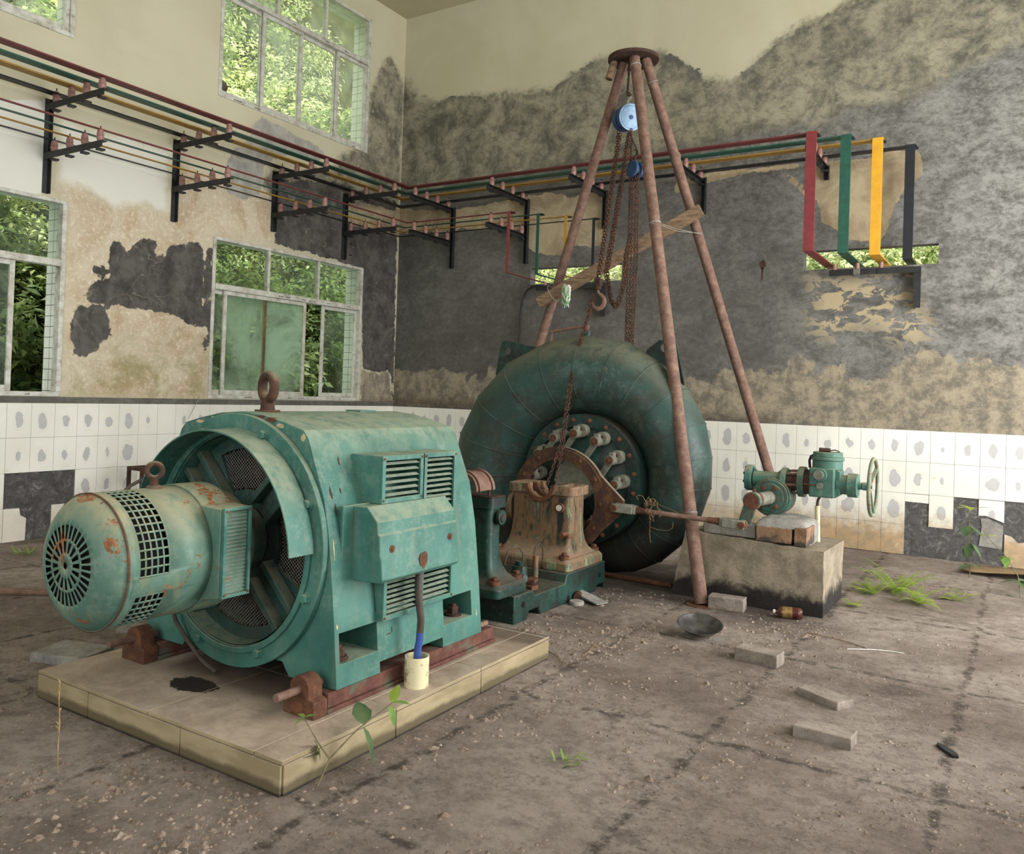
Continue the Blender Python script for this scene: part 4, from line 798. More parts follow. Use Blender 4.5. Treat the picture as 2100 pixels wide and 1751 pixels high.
def pedestal(name,label,x0,x1,y0,y1,ztop,zb,mat,flx,fly,bx0,bx1,by0,by1,cut_r,R_cut,group=None):
    P_ = thing(name,label,'bearing',((x0+x1)/2,(y0+y1)/2,zb))
    mb = MB(); lv = [(zb+.075,0),(zb+.09,.35),(zb+.115,.60),(zb+.16,.82),(zb+.22,.95),(zb+.30,1.0),(ztop-.06,1.0)]
    bX0,bX1,bY0,bY1 = bx0+.03,bx1-.03,by0+.03,by1-.03; vs = []; nseg = 24
    def loop(a0,a1,b0,b1,rc,z):
        L_ = []
        for (cx,cy,s0) in ((a1-rc,b1-rc,0),(a0+rc,b1-rc,1),(a0+rc,b0+rc,2),(a1-rc,b0+rc,3)):
            for i in range(5): t = (s0+i/4)*PI/2; L_.append((cx+rc*math.cos(t),cy+rc*math.sin(t),z))
        return L_
    for z,t in lv: vs += loop(bX0+(x0-bX0)*t,bX1+(x1-bX1)*t,bY0+(y0-bY0)*t,bY1+(y1-bY1)*t,.035,z)
    m_ = 20; fs = [(j*m_+k,j*m_+(k+1)%m_,(j+1)*m_+(k+1)%m_,(j+1)*m_+k) for j in range(len(lv)-1) for k in range(m_)]
    fs += [tuple(range(m_))[::-1],tuple(range((len(lv)-1)*m_,len(lv)*m_))]; mb.add(vs,fs)
    col_ = mb.build('pedestal_column',mat,P_)
    mb = MB(); vs = loop(x0-.022,x1+.022,y0-.022,y1+.022,.03,ztop-.062)+loop(x0-.022,x1+.022,y0-.022,y1+.022,.03,ztop); mb.add(vs,[(k,(k+1)%m_,(k+1)%m_+m_,k+m_) for k in range(m_)]+[tuple(range(m_))[::-1],tuple(range(m_,2*m_))])
    top_ = mb.build('joint_flange',mat,P_)
    if cut_r:
        xc = (x0+x1)/2
        boolean(col_,MB().cyl((xc,y0-.2,ztop),(xc,y1+.2,ztop),cut_r,n=40)); boolean(top_,MB().cyl((xc,y0-.2,ztop),(xc,y1+.2,ztop),cut_r,n=40))
        pk = MB().box(xc-cut_r-.025,xc+cut_r+.025,y0+.055,y1-.055,ztop-.19,ztop+.1); pk.box(xc+cut_r+.055,x1-.02,y0+.04,y1-.04,ztop-.2,ztop+.1)
        boolean(col_,pk); boolean(top_,MB().box(xc-cut_r-.025,xc+cut_r+.025,y0+.03,y1-.03,ztop-.3,ztop+.1).box(xc+cut_r+.055,x1-.02,y0+.015,y1-.015,ztop-.2,ztop+.1))
        mb = MB(); mb.ringp((xc,y0-.03,ztop),(0,1,0),cut_r-.004,cut_r+.022,.03,24,PI/2,3*PI/2); mb.ringp((xc,(y0+y1)/2-.02,ztop),(0,1,0),cut_r-.012,cut_r+.03,.03,24,PI/2,3*PI/2); mb.build('bearing_saddle','rust',P_)
    mb = MB(); vs = loop(bx0,bx1,by0,by1,.04,zb)+loop(bx0,bx1,by0,by1,.04,zb+.05)+loop(bx0+.02,bx1-.02,by0+.02,by1-.02,.035,zb+.076)
    mb.add(vs,[(j*m_+k,j*m_+(k+1)%m_,(j+1)*m_+(k+1)%m_,(j+1)*m_+k) for j in range(2) for k in range(m_)]+[tuple(range(m_))[::-1],tuple(range(2*m_,3*m_))]); mb.build('pedestal_foot',mat,P_,bevel=.004)
    for a in (bx0+.06,bx1-.06):
        for b in (by0+.05,by1-.05):
            mb = MB(); mb.cyl((a,b,zb+.06),(a,b,zb+.098),.036,n=18); mb.hexbolt((a,b,zb+.098),(0,0,1),.023,.02,False,False); mb.build('holding_bolt','rust',P_)
    return P_
P1 = pedestal('bearing_pedestal','streaked rusty bearing housing with its top open, in front of the regulating ring',4.05,4.53,-3.45,-3.23,.748,.197,'bearing',0,0,3.97,4.615,-3.62,-3.07,.095,0)
mb = MB(); mb.cyl((4.45,-3.475,.60),(4.45,-3.45,.60),.033,n=24); mb.build('sight_glass_rim','rust',P1); MB().cyl((4.45,-3.479,.60),(4.45,-3.474,.60),.021,n=20).build('sight_glass','plastic_white',P1)
mb = MB(); mb.cyl((4.50,-3.52,.42),(4.50,-3.45,.42),.020,n=14); mb.cyl((4.545,-3.52,.415),(4.545,-3.45,.415),.012,n=12); mb.build('oil_plug','bolt',P1)
mb = MB(); mb.lathe((3.99,-3.34,.56),(1,0,0),[(0,.10),(.02,.115),(.05,.115)],28); mb.build('end_cover','bearing',P1,bevel=.003)
P2 = pedestal('bearing_pedestal','narrow dark green bearing pedestal beside the rear end of the generator',4.12,4.475,-4.38,-4.245,.750,.1735,'dark_green',0,0,3.98,4.60,-4.46,-4.11,0,0)
mb = MB(); mb.cyl((4.49,-4.30,.63),(4.515,-4.30,.63),.045,n=24); mb.cyl((4.515,-4.30,.63),(4.52,-4.30,.63),.028,n=20); mb.build('inspection_cover','dark_green',P2,bevel=.003); MB().cyl((4.521,-4.30,.63),(4.5225,-4.30,.63),.022,n=18).build('cover_hole','rust_dark',P2)
random.seed(2); mb = MB(); mb.box(4.10,4.49,-4.395,-4.235,.7505,.758); mb.build('gasket_remains','rust_dark',P2,bevel=.003)
BS = thing('bearing_shell','rusty half round bearing shell propped above the dark pedestal','bearing shell',(4.36,-4.40,.76))
mb = MB(); c_ = (4.36,-4.52,.80)
mb.ringp(c_,(0,1,0),.088,.107,.20,28,-PI/2,PI/2); mb.ringp((4.36,-4.50,.80),(0,1,0),.107,.118,.02,28,-PI/2,PI/2); mb.ringp((4.36,-4.36,.80),(0,1,0),.107,.118,.02,28,-PI/2,PI/2); mb.build('shell','pipe_rust',BS)
mb = MB(); mb.cyl((4.45,-4.36,.7585),(4.45,-4.36,.86),.008,n=8); mb.build('stud','rust_dark',BS)
# brake jack between the pedestals
J = thing('oil_jack','small dark jack with curved tubes, tangled in cobweb between the bearing pedestals','jack',(4.47,-3.95,.135))
mb = MB(); mb.cyl((4.42,-3.93,.137),(4.42,-3.93,.27),.06,.05,n=22); mb.cyl((4.42,-3.93,.27),(4.42,-3.93,.30),.028,n=16); mb.cyl((4.40,-3.98,.20),(4.52,-4.02,.215),.024,n=14); mb.build('jack_body','dark_green',J)
mb = MB(); mb.cyl((4.50,-3.86,.17),(4.50,-3.86,.335),.019,n=14); mb.build('hand_pump','bearing',J)
mb = MB(); mb.obox((4.52,-3.93,.19),.05,.10,.02,Matrix.Rotation(.3,3,'Z')); mb.box(4.47,4.56,-4.0,-3.92,.137,.165); mb.build('lever','rust',J)
MB().tube([(4.40,-4.08,.30),(4.41,-4.06,.38),(4.43,-4.03,.405),(4.45,-3.99,.40),(4.465,-3.965,.36),(4.46,-3.96,.24)],.005,6).build('tube','cable',J); MB().tube([(4.47,-3.84,.30),(4.475,-3.82,.38),(4.48,-3.78,.40),(4.49,-3.75,.37),(4.49,-3.745,.28)],.005,6).build('tube','cable',J)
# ------------------------------------------------------------------ turbine: spiral casing
XT,YT,ZT2 = 4.29,-2.6,.745
TU = thing('turbine','huge dark green spiral turbine casing like a snail shell, under the tripod','turbine',(XT,YT,-.35))
kn = [(-150,.06),(-120,.10),(-60,.165),(-12,.217),(2,.235),(14,.243),(30,.26),(46,.277),(60,.29),(74,.305),(88,.312),(100,.325),(117,.343),(135,.363),(150,.375),(165,.39),(182,.405)]
def arad(t): return float(np.interp(t,[k[0] for k in kn],[k[1] for k in kn]))
secs = []; 
stops = [-150,-130,-112,-95,-78,-62,-46,-31,-16,-1,13,28,44,60,77,94,112,131,149,166,182]
for t in stops:
    a = arad(t); Rc = .50+math.sqrt(max(a*a-.01,1e-4)); th = math.radians(t); secs.append((V(XT+Rc*math.cos(th),YT,ZT2+Rc*math.sin(th)),V(math.cos(th),0,math.sin(th)),a))
c,e_,a = secs[-1]; secs.append((c+V(0,0,-.45),V(-1,0,0),a)); secs.append((c+V(0,0,-1.05),V(-1,0,0),a))
mb = MB(); m_ = 36
for c,e_,a in secs:
    for k in range(m_): t = 2*PI*k/m_; mb.v.append(tuple(c+e_*a*math.cos(t)+V(0,1,0)*a*math.sin(t)))
for i in range(len(secs)-1):
    for k in range(m_): mb.f.append((i*m_+k,i*m_+(k+1)%m_,(i+1)*m_+(k+1)%m_,(i+1)*m_+k))
mb.f += [tuple(range(m_))[::-1]]
vo = mb.build('spiral_casing','volute',TU,sharp=80)
# facets stay soft between rows but break at the welds
mb = MB()
for (c,e_,a) in secs[1:-2]:
    t_ = e_.cross(V(0,1,0)); mb.torus(c,t_,a+.0005,.0035,48,5)
mb.build('weld_seam','volute',vo)
mb = MB(); mb.ringp((XT,-2.86,ZT2),(0,1,0),.405,.498,.05,80); mb.build('flange_ring','dark_green',TU)
mb = MB(); mb.lathe((XT,-2.83,ZT2),(0,1,0),[(0,.50),(.52,.50)],60,cap=False); mb.build('stay_ring','dark_green',TU)
mb = MB(); mb.lathe((XT,-2.90,ZT2),(0,1,0),[(0,.001),(0,.20),(.03,.26),(.06,.40),(.07,.41)],60,cap=False); mb.build('head_cover','dark_green',TU)
mb = MB(); mb.lathe((XT,-2.95,ZT2),(0,1,0),[(0,.001),(0,.165),(.05,.165)],48,cap=False); mb.build('cover_disc','bare',TU)
for k in range(20):
    a = math.radians(9+18*k); MB().hexbolt((XT+.455*math.cos(a),-2.86,ZT2+.455*math.sin(a)),(0,-1,0),.014,.018).build('flange_bolt','bolt',TU)
for k in range(12):
    a = math.radians(30*k-1); bx,bz = XT+.352*math.cos(a),ZT2+.352*math.sin(a)
    mb = MB(); mb.cyl((bx+.02,-2.93,bz+.02),(bx+.02,-2.86,bz+.02),.052,n=20); mb.cyl((bx,-3.0,bz),(bx,-2.93,bz),.038,n=20); mb.box(bx-.012,bx+.03,-2.985,-2.945,bz+.02,bz+.058)
    tgt = V(bx-.08,-2.975,bz-.12) if True else None
    R = Matrix.Rotation(-math.atan2(-.12,-.08),3,'Y'); mb.obox((bx-.045,-2.965,bz-.068),.15,.022,.046,R)
    lv = mb.build('guide_vane_lever','bare',TU,bevel=.003)
    mb = MB(); mb.cyl((bx,-3.006,bz),(bx,-3.0,bz),.029,n=18); mb.hexbolt((bx,-3.006,bz),(0,-1,0),.010,.010,False,False); mb.build('lever_pin','rust',lv); MB().hexbolt((bx+.04,-2.93,bz+.035),(0,-1,0),.010,.010,False,False).build('lever_bolt','rust',lv)
def ear(poly,hole,lab):
    mb = MB(); mb.prism(poly,'y',-2.612,-2.588); o = mb.build('lifting_lug','dark_green',TU); boolean(o,MB().cyl((hole[0],-2.8,hole[1]),(hole[0],-2.4,hole[1]),.034,n=24)); return o
ear([(3.325,1.545),(3.372,1.80),(3.392,1.826),(3.42,1.832),(3.72,1.775),(3.85,1.60),(3.5,1.30)],(3.435,1.742),'')
ear([(4.70,1.75),(4.80,1.825),(4.90,1.835),(4.935,1.815),(5.01,1.50),(4.95,1.30),(4.7,1.5)],(4.842,1.769),'')
mb = MB(); mb.cyl((4.183,-2.6,1.845),(4.183,-2.6,1.905),.036,n=18); mb.build('vent_socket','dark_green',TU)
mb = MB(); mb.tube([(4.183,-2.6,1.90),(4.183,-2.6,1.928),(4.176,-2.6,1.94),(4.16,-2.603,1.944),(4.10,-2.61,1.936),(3.88,-2.62,1.902),(3.868,-2.62,1.895),(3.865,-2.62,1.885),(3.865,-2.62,1.78)],.013,10); mb.ball((4.178,-2.6,1.935),.024); mb.ball((3.868,-2.62,1.897),.018); mb.build('vent_pipe','pipe_rust',TU)
# regulating ring hanging loose in front
cx,cz,yr = 4.26,.606,-3.135
RG = thing('regulating_ring','big rusty bolted ring with a pointed lug, hanging loose before the turbine cover','ring',(cx,yr,cz-.4))
th0 = [math.radians(a) for a in np.linspace(32,328,60)]
outer = [(cx+.395*math.cos(a),cz+.395*math.sin(a)) for a in th0]+[(cx+.45,cz-.10),(cx+.52,cz-.03),(cx+.52,cz+.045),(cx+.395,cz+.155)]
inner = [(cx+.300*math.cos(a),cz+.300*math.sin(a)) for a in np.linspace(0,2*PI,64,False)]
mb = MB(); mb.prism(outer,'y',yr,yr+.035); ro = mb.build('ring_plate','rust_ring',RG); boolean(ro,MB().prism(inner,'y',yr-.1,yr+.2))
mb = MB(); mb.ringp((cx,yr-.006,cz),(0,1,0),.300,.378,.006,72); mb.build('ring_step','rust_ring',RG)
for k in range(12):
    a = math.radians(30*k); MB().hexbolt((cx+.345*math.cos(a),yr-.006,cz+.345*math.sin(a)),(0,-1,0),.0165,.013,False,False).build('ring_bolt','rust',RG)
# push rod from the ring lug to the crank
PR = thing('push_rod','rusty push rod with forked ends between the ring lug and the crank arm','rod',(5.2,-3.1,.58))
p0 = V(4.742,-3.165,.603); p1 = V(5.60,-3.02,.560); d = (p1-p0).normalized()
mb = MB(); mb.cyl(p0+d*.20,p1-d*.20,.0175,n=16); mb.build('rod','pipe_rust',PR)
for s_,q in ((1,p0),(-1,p1)):
    dd_ = d*s_; mb = MB(); R = Matrix((d,V(0,1,0),d.cross(V(0,1,0)))).transposed()
    for yo in (-.034,.030): mb.obox(q+dd_*.055+V(0,yo,0),.15,.014,.062,R)
    mb.obox(q+dd_*.13+V(0,-.002,0),.035,.062,.06,R); fk = mb.build('clevis','bare',PR,bevel=.006)
    mb = MB(); mb.cyl(q+dd_*.145,q+dd_*.175,.026,n=6); mb.cyl(q+dd_*.175,q+dd_*.23,.022,n=14); mb.build('lock_nut','rust',fk)
    mb = MB(); mb.cyl(q+V(0,-.052,0),q+V(0,.045,0),.0235,n=20); mb.build('clevis_pin','rust',fk)
# dead roots hanging on the rod
random.seed(21); mb = MB()
for k in range(16):
    p = V(4.99,-3.14,.625)+V(random.uniform(-.05,.05),random.uniform(-.02,.02),random.uniform(-.02,.05)); pts = [p]
    for i in range(9): p = p+V(random.uniform(-.02,.02),random.uniform(-.008,.008),random.uniform(-.03,.022)); pts.append(p)
    mb.tube(pts,.0022,4)
mb.tube([(5.02,-3.14,.66),(5.12,-3.13,.63),(5.2,-3.12,.60),(5.27,-3.13,.57),(5.29,-3.13,.545)],.0016,4); mb.tube([(4.985,-3.14,.58),(4.99,-3.14,.50),(4.985,-3.13,.44),(4.995,-3.13,.38)],.0025,4)
mb.tube([(4.99,-3.14,.49),(5.05,-3.14,.478),(5.12,-3.13,.478),(5.15,-3.13,.50),(5.155,-3.13,.54)],.002,4)
tag(mb.build('dry_roots','root'),'tuft of dry roots dangling from the left end of the push rod','roots')
# ------------------------------------------------------------------ concrete block with valve actuator
mb = MB(); vs = [(5.08,-2.935,-.01),(6.105,-2.935,-.01),(6.09,-2.22,-.01),(5.08,-2.22,-.01),(5.17,-2.93,.462),(6.10,-2.93,.428),(6.10,-2.235,.415),(5.17,-2.24,.45)]
mb.add(vs,[(0,3,2,1),(4,5,6,7),(0,1,5,4),(1,2,6,5),(2,3,7,6),(3,0,4,7)]); blk = mb.build('concrete_block','concrete'); sb = blk.modifiers.new('s','SUBSURF'); sb.subdivision_type = 'SIMPLE'; sb.levels = sb.render_levels = 5
tex = bpy.data.textures.new('rough','CLOUDS'); tex.noise_scale = .09; dp = blk.modifiers.new('d','DISPLACE'); dp.texture = tex; dp.strength = .018; dp.mid_level = .5
tag(blk,'rough concrete block with an oily black foot, carrying the valve actuator','concrete block')
def brick(x0,x1,y0,y1,z0,z1,mat,label,rz=0,cat='brick',group=None,name='brick',sh=.0):
    mb = MB(); cx_,cy_ = (x0+x1)/2,(y0+y1)/2; mb.obox((cx_,cy_,(z0+z1)/2),x1-x0,y1-y0,z1-z0,Matrix.Rotation(rz,3,'Z')); o = mb.build(name,mat,bevel=.005)
    s_ = o.modifiers.new('s','SUBSURF'); s_.subdivision_type = 'SIMPLE'; s_.levels = s_.render_levels = 4
    t_ = bpy.data.textures.new('b','CLOUDS'); t_.noise_scale = .03; d_ = o.modifiers.new('d','DISPLACE'); d_.texture = t_; d_.strength = .006; d_.mid_level = .5
    return tag(o,label,cat,group)
brick(5.655,5.888,-2.90,-2.79,.446,.546,'brick_dirty','dirty brick lying along the block edge under the crank arm, longest face showing')
brick(5.905,5.985,-2.90,-2.66,.440,.560,'brick_dirty','upright dirty brick at the right end of the mortar mound on the block')
mb = MB(); mb.box(5.28,5.645,-2.88,-2.76,.453,.545); o = mb.build('mortar_kerb','mortar',bevel=.01); tag(o,'low grey mortar kerb on the block, left of the bricks','mortar')
mb = MB(); random.seed(9)
nu,nv = 26,18
for i in range(nu+1):
    for j in range(nv+1):
        u,v = i/nu,j/nv; x = 5.64+.34*u; y = -2.89+.42*v; e1 = max(0,1-abs(2*u-1)**3.5)*max(0,1-abs(2*v-1)**3.5)
        mb.v.append((x,y,.546+.066*e1**.45+fbm(x,y,14,4)*.008*e1-(0 if e1>.02 else .0)))
for i in range(nu):
    for j in range(nv): mb.f.append((i*(nv+1)+j,(i+1)*(nv+1)+j,(i+1)*(nv+1)+j+1,i*(nv+1)+j+1))
k = len(mb.v); rim = [i*(nv+1) for i in range(nu+1)]+[nu*(nv+1)+j for j in range(1,nv+1)]+[i*(nv+1)+nv for i in range(nu-1,-1,-1)]+[j for j in range(nv-1,0,-1)]
low = []
for q in rim: x,y,z = mb.v[q]; mb.v.append((x+.004 if x<5.8 else x-.004,y,.548 if y<-2.78 else .43)); low.append(len(mb.v)-1)
for i in range(len(rim)): j = (i+1)%len(rim); mb.f.append((rim[i],rim[j],low[j],low[i]))
mb.f.append(tuple(low)); tag(mb.build('mortar_mound','mortar',sharp=60),'rounded grey mortar mound under the gearbox, on top of the bricks','mortar')
VA = thing('valve_actuator','green electric valve actuator with a handwheel, on the mortar mound','valve actuator',(5.8,-2.6,.60))
def cy(n_,p0,p1,r,mat,par,n=32,r1=None,bev=.003): return MB().cyl(p0,p1,r,r1,n).build(n_,mat,par,bevel=bev)
gx,gz = 5.695,.725
mb = MB(); mb.cyl((gx,-2.70,gz),(gx,-2.52,gz),.132,n=44); mb.cyl((gx,-2.725,gz),(gx,-2.70,gz),.122,n=44); mb.build('gearbox','valve_dark',VA,bevel=.004)
gb = cy('gearbox_cover',(gx,-2.738,gz),(gx,-2.725,gz),.096,'valve_dark',VA,40)
for a in (58,122,-52,232): a = math.radians(a); MB().hexbolt((gx+.075*math.cos(a),-2.738,gz+.075*math.sin(a)),(0,-1,0),.016,.014,False,False).build('cover_bolt','rust',gb)
cy('output_shaft',(gx-.03,-2.92,gz-.0),(gx,-2.738,gz),.045,'bare',VA); cy('shaft_collar',(gx-.036,-2.955,gz-.002),(gx-.03,-2.92,gz),.048,'rust',VA)
CA = thing('crank_arm','rusty green crank arm on the gearbox shaft, pointing down to the push rod','crank',(5.63,-3.0,.56))
R = Matrix.Rotation(-math.atan2(.72-.56,gx-.05-5.60),3,'Y')
mb = MB(); mb.cyl((5.648,-3.005,.72),(5.648,-2.958,.72),.060,n=28); mb.cyl((5.60,-3.003,.562),(5.60,-3.013-.0+.0-.012,.562),.030,n=24); mb.obox((5.625,-2.99,.645),.15,.024,.085,R); mb.build('arm','valve_dark',CA,bevel=.004)
mb = MB(); mb.cyl((5.648,-3.013,.72),(5.648,-3.004,.72),.050,n=28); mb.cyl((5.66,-2.985,.775),(5.66,-2.985,.80),.009,n=8); mb.build('shaft_end','rust',CA)
mb = MB(); wz = .835; mb.cyl((5.55,-2.6,wz),(5.745,-2.6,wz),.058,n=28); mb.cyl((5.50,-2.6,.84),(5.545,-2.6,.84),.092,n=36); mb.prism([(5.545,.92),(5.545,.86),(5.60,.87)],'y',-2.61,-2.59); mb.prism([(5.745,.92),(5.745,.86),(5.69,.87)],'y',-2.61,-2.59); mb.prism([(5.62,.80),(5.62,.70),(5.77,.72),(5.77,.80)],'y',-2.67,-2.55); mb.cyl((5.745,-2.6,.83),(5.785,-2.6,.83),.097,n=36); mb.build('worm_housing','valve_green',VA,bevel=.004)
for a in range(8): a = a*PI/4+.3; MB().hexbolt((5.50,-2.6+.075*math.cos(a),.84+.075*math.sin(a)),(-1,0,0),.009,.009,False,False).build('housing_screw','rust_dark',VA)
mb = MB(); mb.cyl((5.785,-2.6,.835),(5.862,-2.6,.84),.062,n=24); mb.build('coupling_neck','rust_dark',VA)
for a in range(6): a = a*PI/3+.2; MB().cyl((5.785,-2.6+.078*math.cos(a),.833+.078*math.sin(a)),(5.862,-2.6+.078*math.cos(a),.838+.078*math.sin(a)),.009,n=8).build('coupling_stud','pipe_rust',VA)
cy('coupling_flange',(5.862,-2.6,.84),(5.905,-2.6,.84),.105,'valve_dark',VA,36); cy('coupling_flange',(5.905,-2.6,.842),(5.945,-2.6,.842),.085,'rust_dark',VA,30)
ab = MB().box(5.945,6.108,-2.70,-2.50,.752,.950).build('actuator_body','valve_green',VA,bevel=.010)
mb = MB(); mb.prism([(5.945,.950),(6.108,.950),(6.14,.93),(6.14,.775),(6.108,.752),(5.945,.752)],'y',-2.66,-2.52); mb.build('actuator_body','valve_green',VA,bevel=.006)
mb = MB(); mb.cyl((6.045,-2.6,.94),(6.045,-2.6,1.0),.098,n=36); mb.cyl((6.045,-2.6,1.0),(6.045,-2.6,1.022),.106,n=36); mb.cyl((6.045,-2.6,1.022),(6.045,-2.6,1.055),.096,n=36); mb.build('actuator_cap','valve_green',VA,bevel=.004)
cy('motor_neck',(6.11,-2.6,.842),(6.18,-2.6,.842),.065,'valve_green',VA); cy('motor_cap',(6.18,-2.6,.842),(6.243,-2.6,.842),.080,'valve_green',VA,36)
mb = MB(); mb.cyl((6.243,-2.6,.842),(6.266,-2.6,.842),.024,n=18); mb.cyl((6.27,-2.6,.842),(6.30,-2.6,.842),.027,n=18); mb.cyl((6.262,-2.6,.842),(6.33,-2.6,.842),.012,n=12); mb.build('wheel_hub','valve_green',VA)
dl = MB().cyl((6.02,-2.722,.905),(6.02,-2.70,.905),.044,n=28).build('dial_rim','valve_green',VA,bevel=.003); MB().cyl((6.015,-2.750,.905),(6.015,-2.722,.905),.031,n=24).build('dial_glass','bare',dl)
kb = MB().cyl((6.02,-2.725,.832),(6.02,-2.70,.832),.020,n=18).build('knob','bare',VA); MB().cyl((5.92,-2.728,.838),(6.01,-2.718,.833),.004,n=6).build('knob_lever','rust',kb)
MB().box(5.955,5.966,-2.7035,-2.70,.898,.909).build('warning_label','red_thin',VA)
mb = MB(); mb.cyl((5.99,-2.62,1.07),(6.06,-2.60,1.068),.014,n=12); mb.tube([(6.06,-2.6,1.066),(6.09,-2.6,1.072),(6.12,-2.6,1.060)],.004,6); mb.build('top_plug','rust_dark',VA)
mb = MB(); mb.tube([(5.93,-2.6,.94),(5.925,-2.6,.99),(5.935,-2.6,1.02),(5.955,-2.6,1.03)],.009,8); mb.build('loop_cable','black_bar',VA)
HW = MB().torus((6.335,-2.6,.842),(1,0,0),.187,.0125,56,12).build('handwheel','wheel',VA)
mb = MB()
for a in (40,160,280):
    a = math.radians(a); mb.beam((6.31,-2.6,.842),(6.335,-2.6+.182*math.cos(a),.842+.182*math.sin(a)),.012,.026,(1,0,0))
mb.build('wheel_spoke','wheel',HW,bevel=.003)
o = MB().cyl((5.975,-2.5,.42),(5.965,-2.5,.672),.0165,n=20).build('conduit','pvc'); tag(o,'thin cream conduit rising from the block behind the actuator','pipe')
o = MB().tube([(5.966,-2.5,.65),(5.966,-2.505,.69),(5.975,-2.53,.72),(6.0,-2.57,.75)],.009,8).build('actuator_cable','cable'); tag(o,'short dark cable from the cream conduit up to the actuator','cable')
# ------------------------------------------------------------------ busbars along the two walls
M['yellow_run'] = flat_mat('darker yellow busbar paint',S(164,128,58),.55,.12,10); M['red_run'] = flat_mat('darker red busbar paint',S(108,50,50),.5,.12,10)  # horizontal runs in a darker tone than their drops
def bar(name,label,d,z,w_,t,xe,zb,mat,mat2=None):
    mb = MB(); h = w_/2
    mb.box(d-h,d+h,-8.2,-d-h,z,z+t); mb.box(d-h,xe+.05,-d-h,-d+h,z,z+t)
    o = mb.build(name,mat,bevel=.0012); mb = MB(); mb.box(xe-h*.92,xe+h*.92,-d-h-t*1.1,-d-h-.001,zb,z+t*1.3)
    mb.box(xe-h*.92,xe+h*.92,-d-h,.45,zb,zb+t)
    mb.build('drop_bar',mat2 or mat,o,bevel=.0012); tag(o,label,'busbar','painted busbars on the walls')
    b = MB()
    for k in (-.25,.25): b.hexbolt((xe+w_*k*1.1,-d,z+t),(0,0,1),w_*.10,.012)
    b.box(xe+h*.4,xe+.06,-d-h*.2,-d+h,z-.014,z); b.build('joint_bolt','black_steel',o); return o
bar('busbar','thick red busbar, outermost of the upper run, ending in a wide red drop',.80,3.82,.10,.012,5.49,2.752,'red_run','red_bar')
bar('busbar','thick dark green busbar of the upper run, ending in the green drop',.58,3.82,.10,.012,5.745,2.755,'green_bar')
bar('busbar','thick yellow busbar of the upper run, ending in the bright yellow drop',.36,3.82,.10,.012,5.98,2.76,'yellow_run','yellow_bar')
bar('busbar','thick black busbar nearest the wall in the upper run',.13,3.79,.09,.012,6.225,2.745,'black_bar')
bar('busbar','thin red busbar, outermost of the lower run',.80,3.40,.042,.006,2.262,2.722,'red_thin')
bar('busbar','thin green busbar of the lower run',.58,3.40,.042,.006,2.512,2.724,'green_bar')
bar('busbar','thin yellow busbar of the lower run',.36,3.40,.042,.006,2.745,2.728,'yellow_thin')
bar('busbar','thin black busbar nearest the wall in the lower run',.13,3.40,.038,.006,2.98,2.732,'black_bar')
insp = [(0,.020),(.006,.022),(.022,.028),(.040,.030),(.046,.025),(.052,.029),(.072,.026),(.086,.023),(.095,.021)]
def insulator(p,par):
    mb = MB(); mb.lathe(p,(0,0,1),insp,18); o = mb.build('insulator','ceramic',par); MB().cyl((p[0],p[1],p[2]+.095),(p[0],p[1],p[2]+.125),.005,n=6).build('insulator_stud','black_steel',o)
def bracket(label,axis,c,zb,zt,levels,offs=(.13,.36,.58,.80),wall_gap=0.0,skip=(),alen=.87):
    f = (lambda a,o:(o,a)) if axis=='x' else (lambda a,o:(a,-o))
    xy = f(c,0); B_ = thing('busbar_bracket',label,'bracket',(xy[0],xy[1],zb),'busbar brackets')
    def bx(mb,a0,a1,o0,o1,z0,z1):
        p,q = f(a0,o0),f(a1,o1); mb.box(min(p[0],q[0]),max(p[0],q[0]),min(p[1],q[1]),max(p[1],q[1]),z0,z1)
    mb = MB(); bx(mb,c-.025,c+.025,.001,.006,zb,zt); bx(mb,c+.020,c+.025,.006,.05,zb,zt); bx(mb,c-.025,c-.020,.006,.05,zb,zt) if axis=='y' else None
    mb.build('post','black_steel',B_,bevel=.001)
    for z in levels:
        mb = MB(); s_ = -1 if axis=='x' else 1
        bx(mb,c-.03,c-.024,.02,alen,z-.055,z) ; bx(mb,c-.024,c+.02,.02,alen,z-.005,z) 
        a_ = mb.build('arm','black_steel',B_,bevel=.001)
        for o_ in offs:
            if o_ in skip: continue
            p = f(c-.002,o_); insulator((p[0],p[1],z),a_)
            mb = MB(); bx(mb,c-.024,c+.03,o_-.026,o_+.026,z-.070,z-.055); mb.build('insulator_clip','black_steel',a_)
UP,LO = 3.724,3.304
bracket('dark steel bracket on the left wall, leftmost in view, above the lower left window','x',-4.69,2.965,3.78,(UP,LO))
bracket('dark steel bracket on the left wall, second from the left edge, over the peeling plaster','x',-3.44,2.965,3.78,(UP,LO))
bracket('dark steel bracket on the left wall above the left end of the lower right window','x',-2.18,3.10,3.78,(UP,LO))
bracket('dark steel bracket on the left wall, nearest the room corner','x',-1.06,2.965,3.78,(UP,LO))
bracket('dark steel bracket on the back wall, nearest the room corner','y',.905,2.96,3.74,(UP,LO))
bracket('dark steel bracket on the back wall beside the thin red drop','y',2.01,2.96,3.74,(UP,LO))
bracket('dark steel bracket on the back wall behind the hanging chains','y',3.05,3.30,3.74,(UP,))
bracket('dark steel bracket on the back wall right of the tripod legs','y',4.21,3.37,3.76,(UP,))
bracket('dark steel bracket on the back wall behind the wide red drop','y',5.46,3.60,3.74,(UP,),alen=.83)
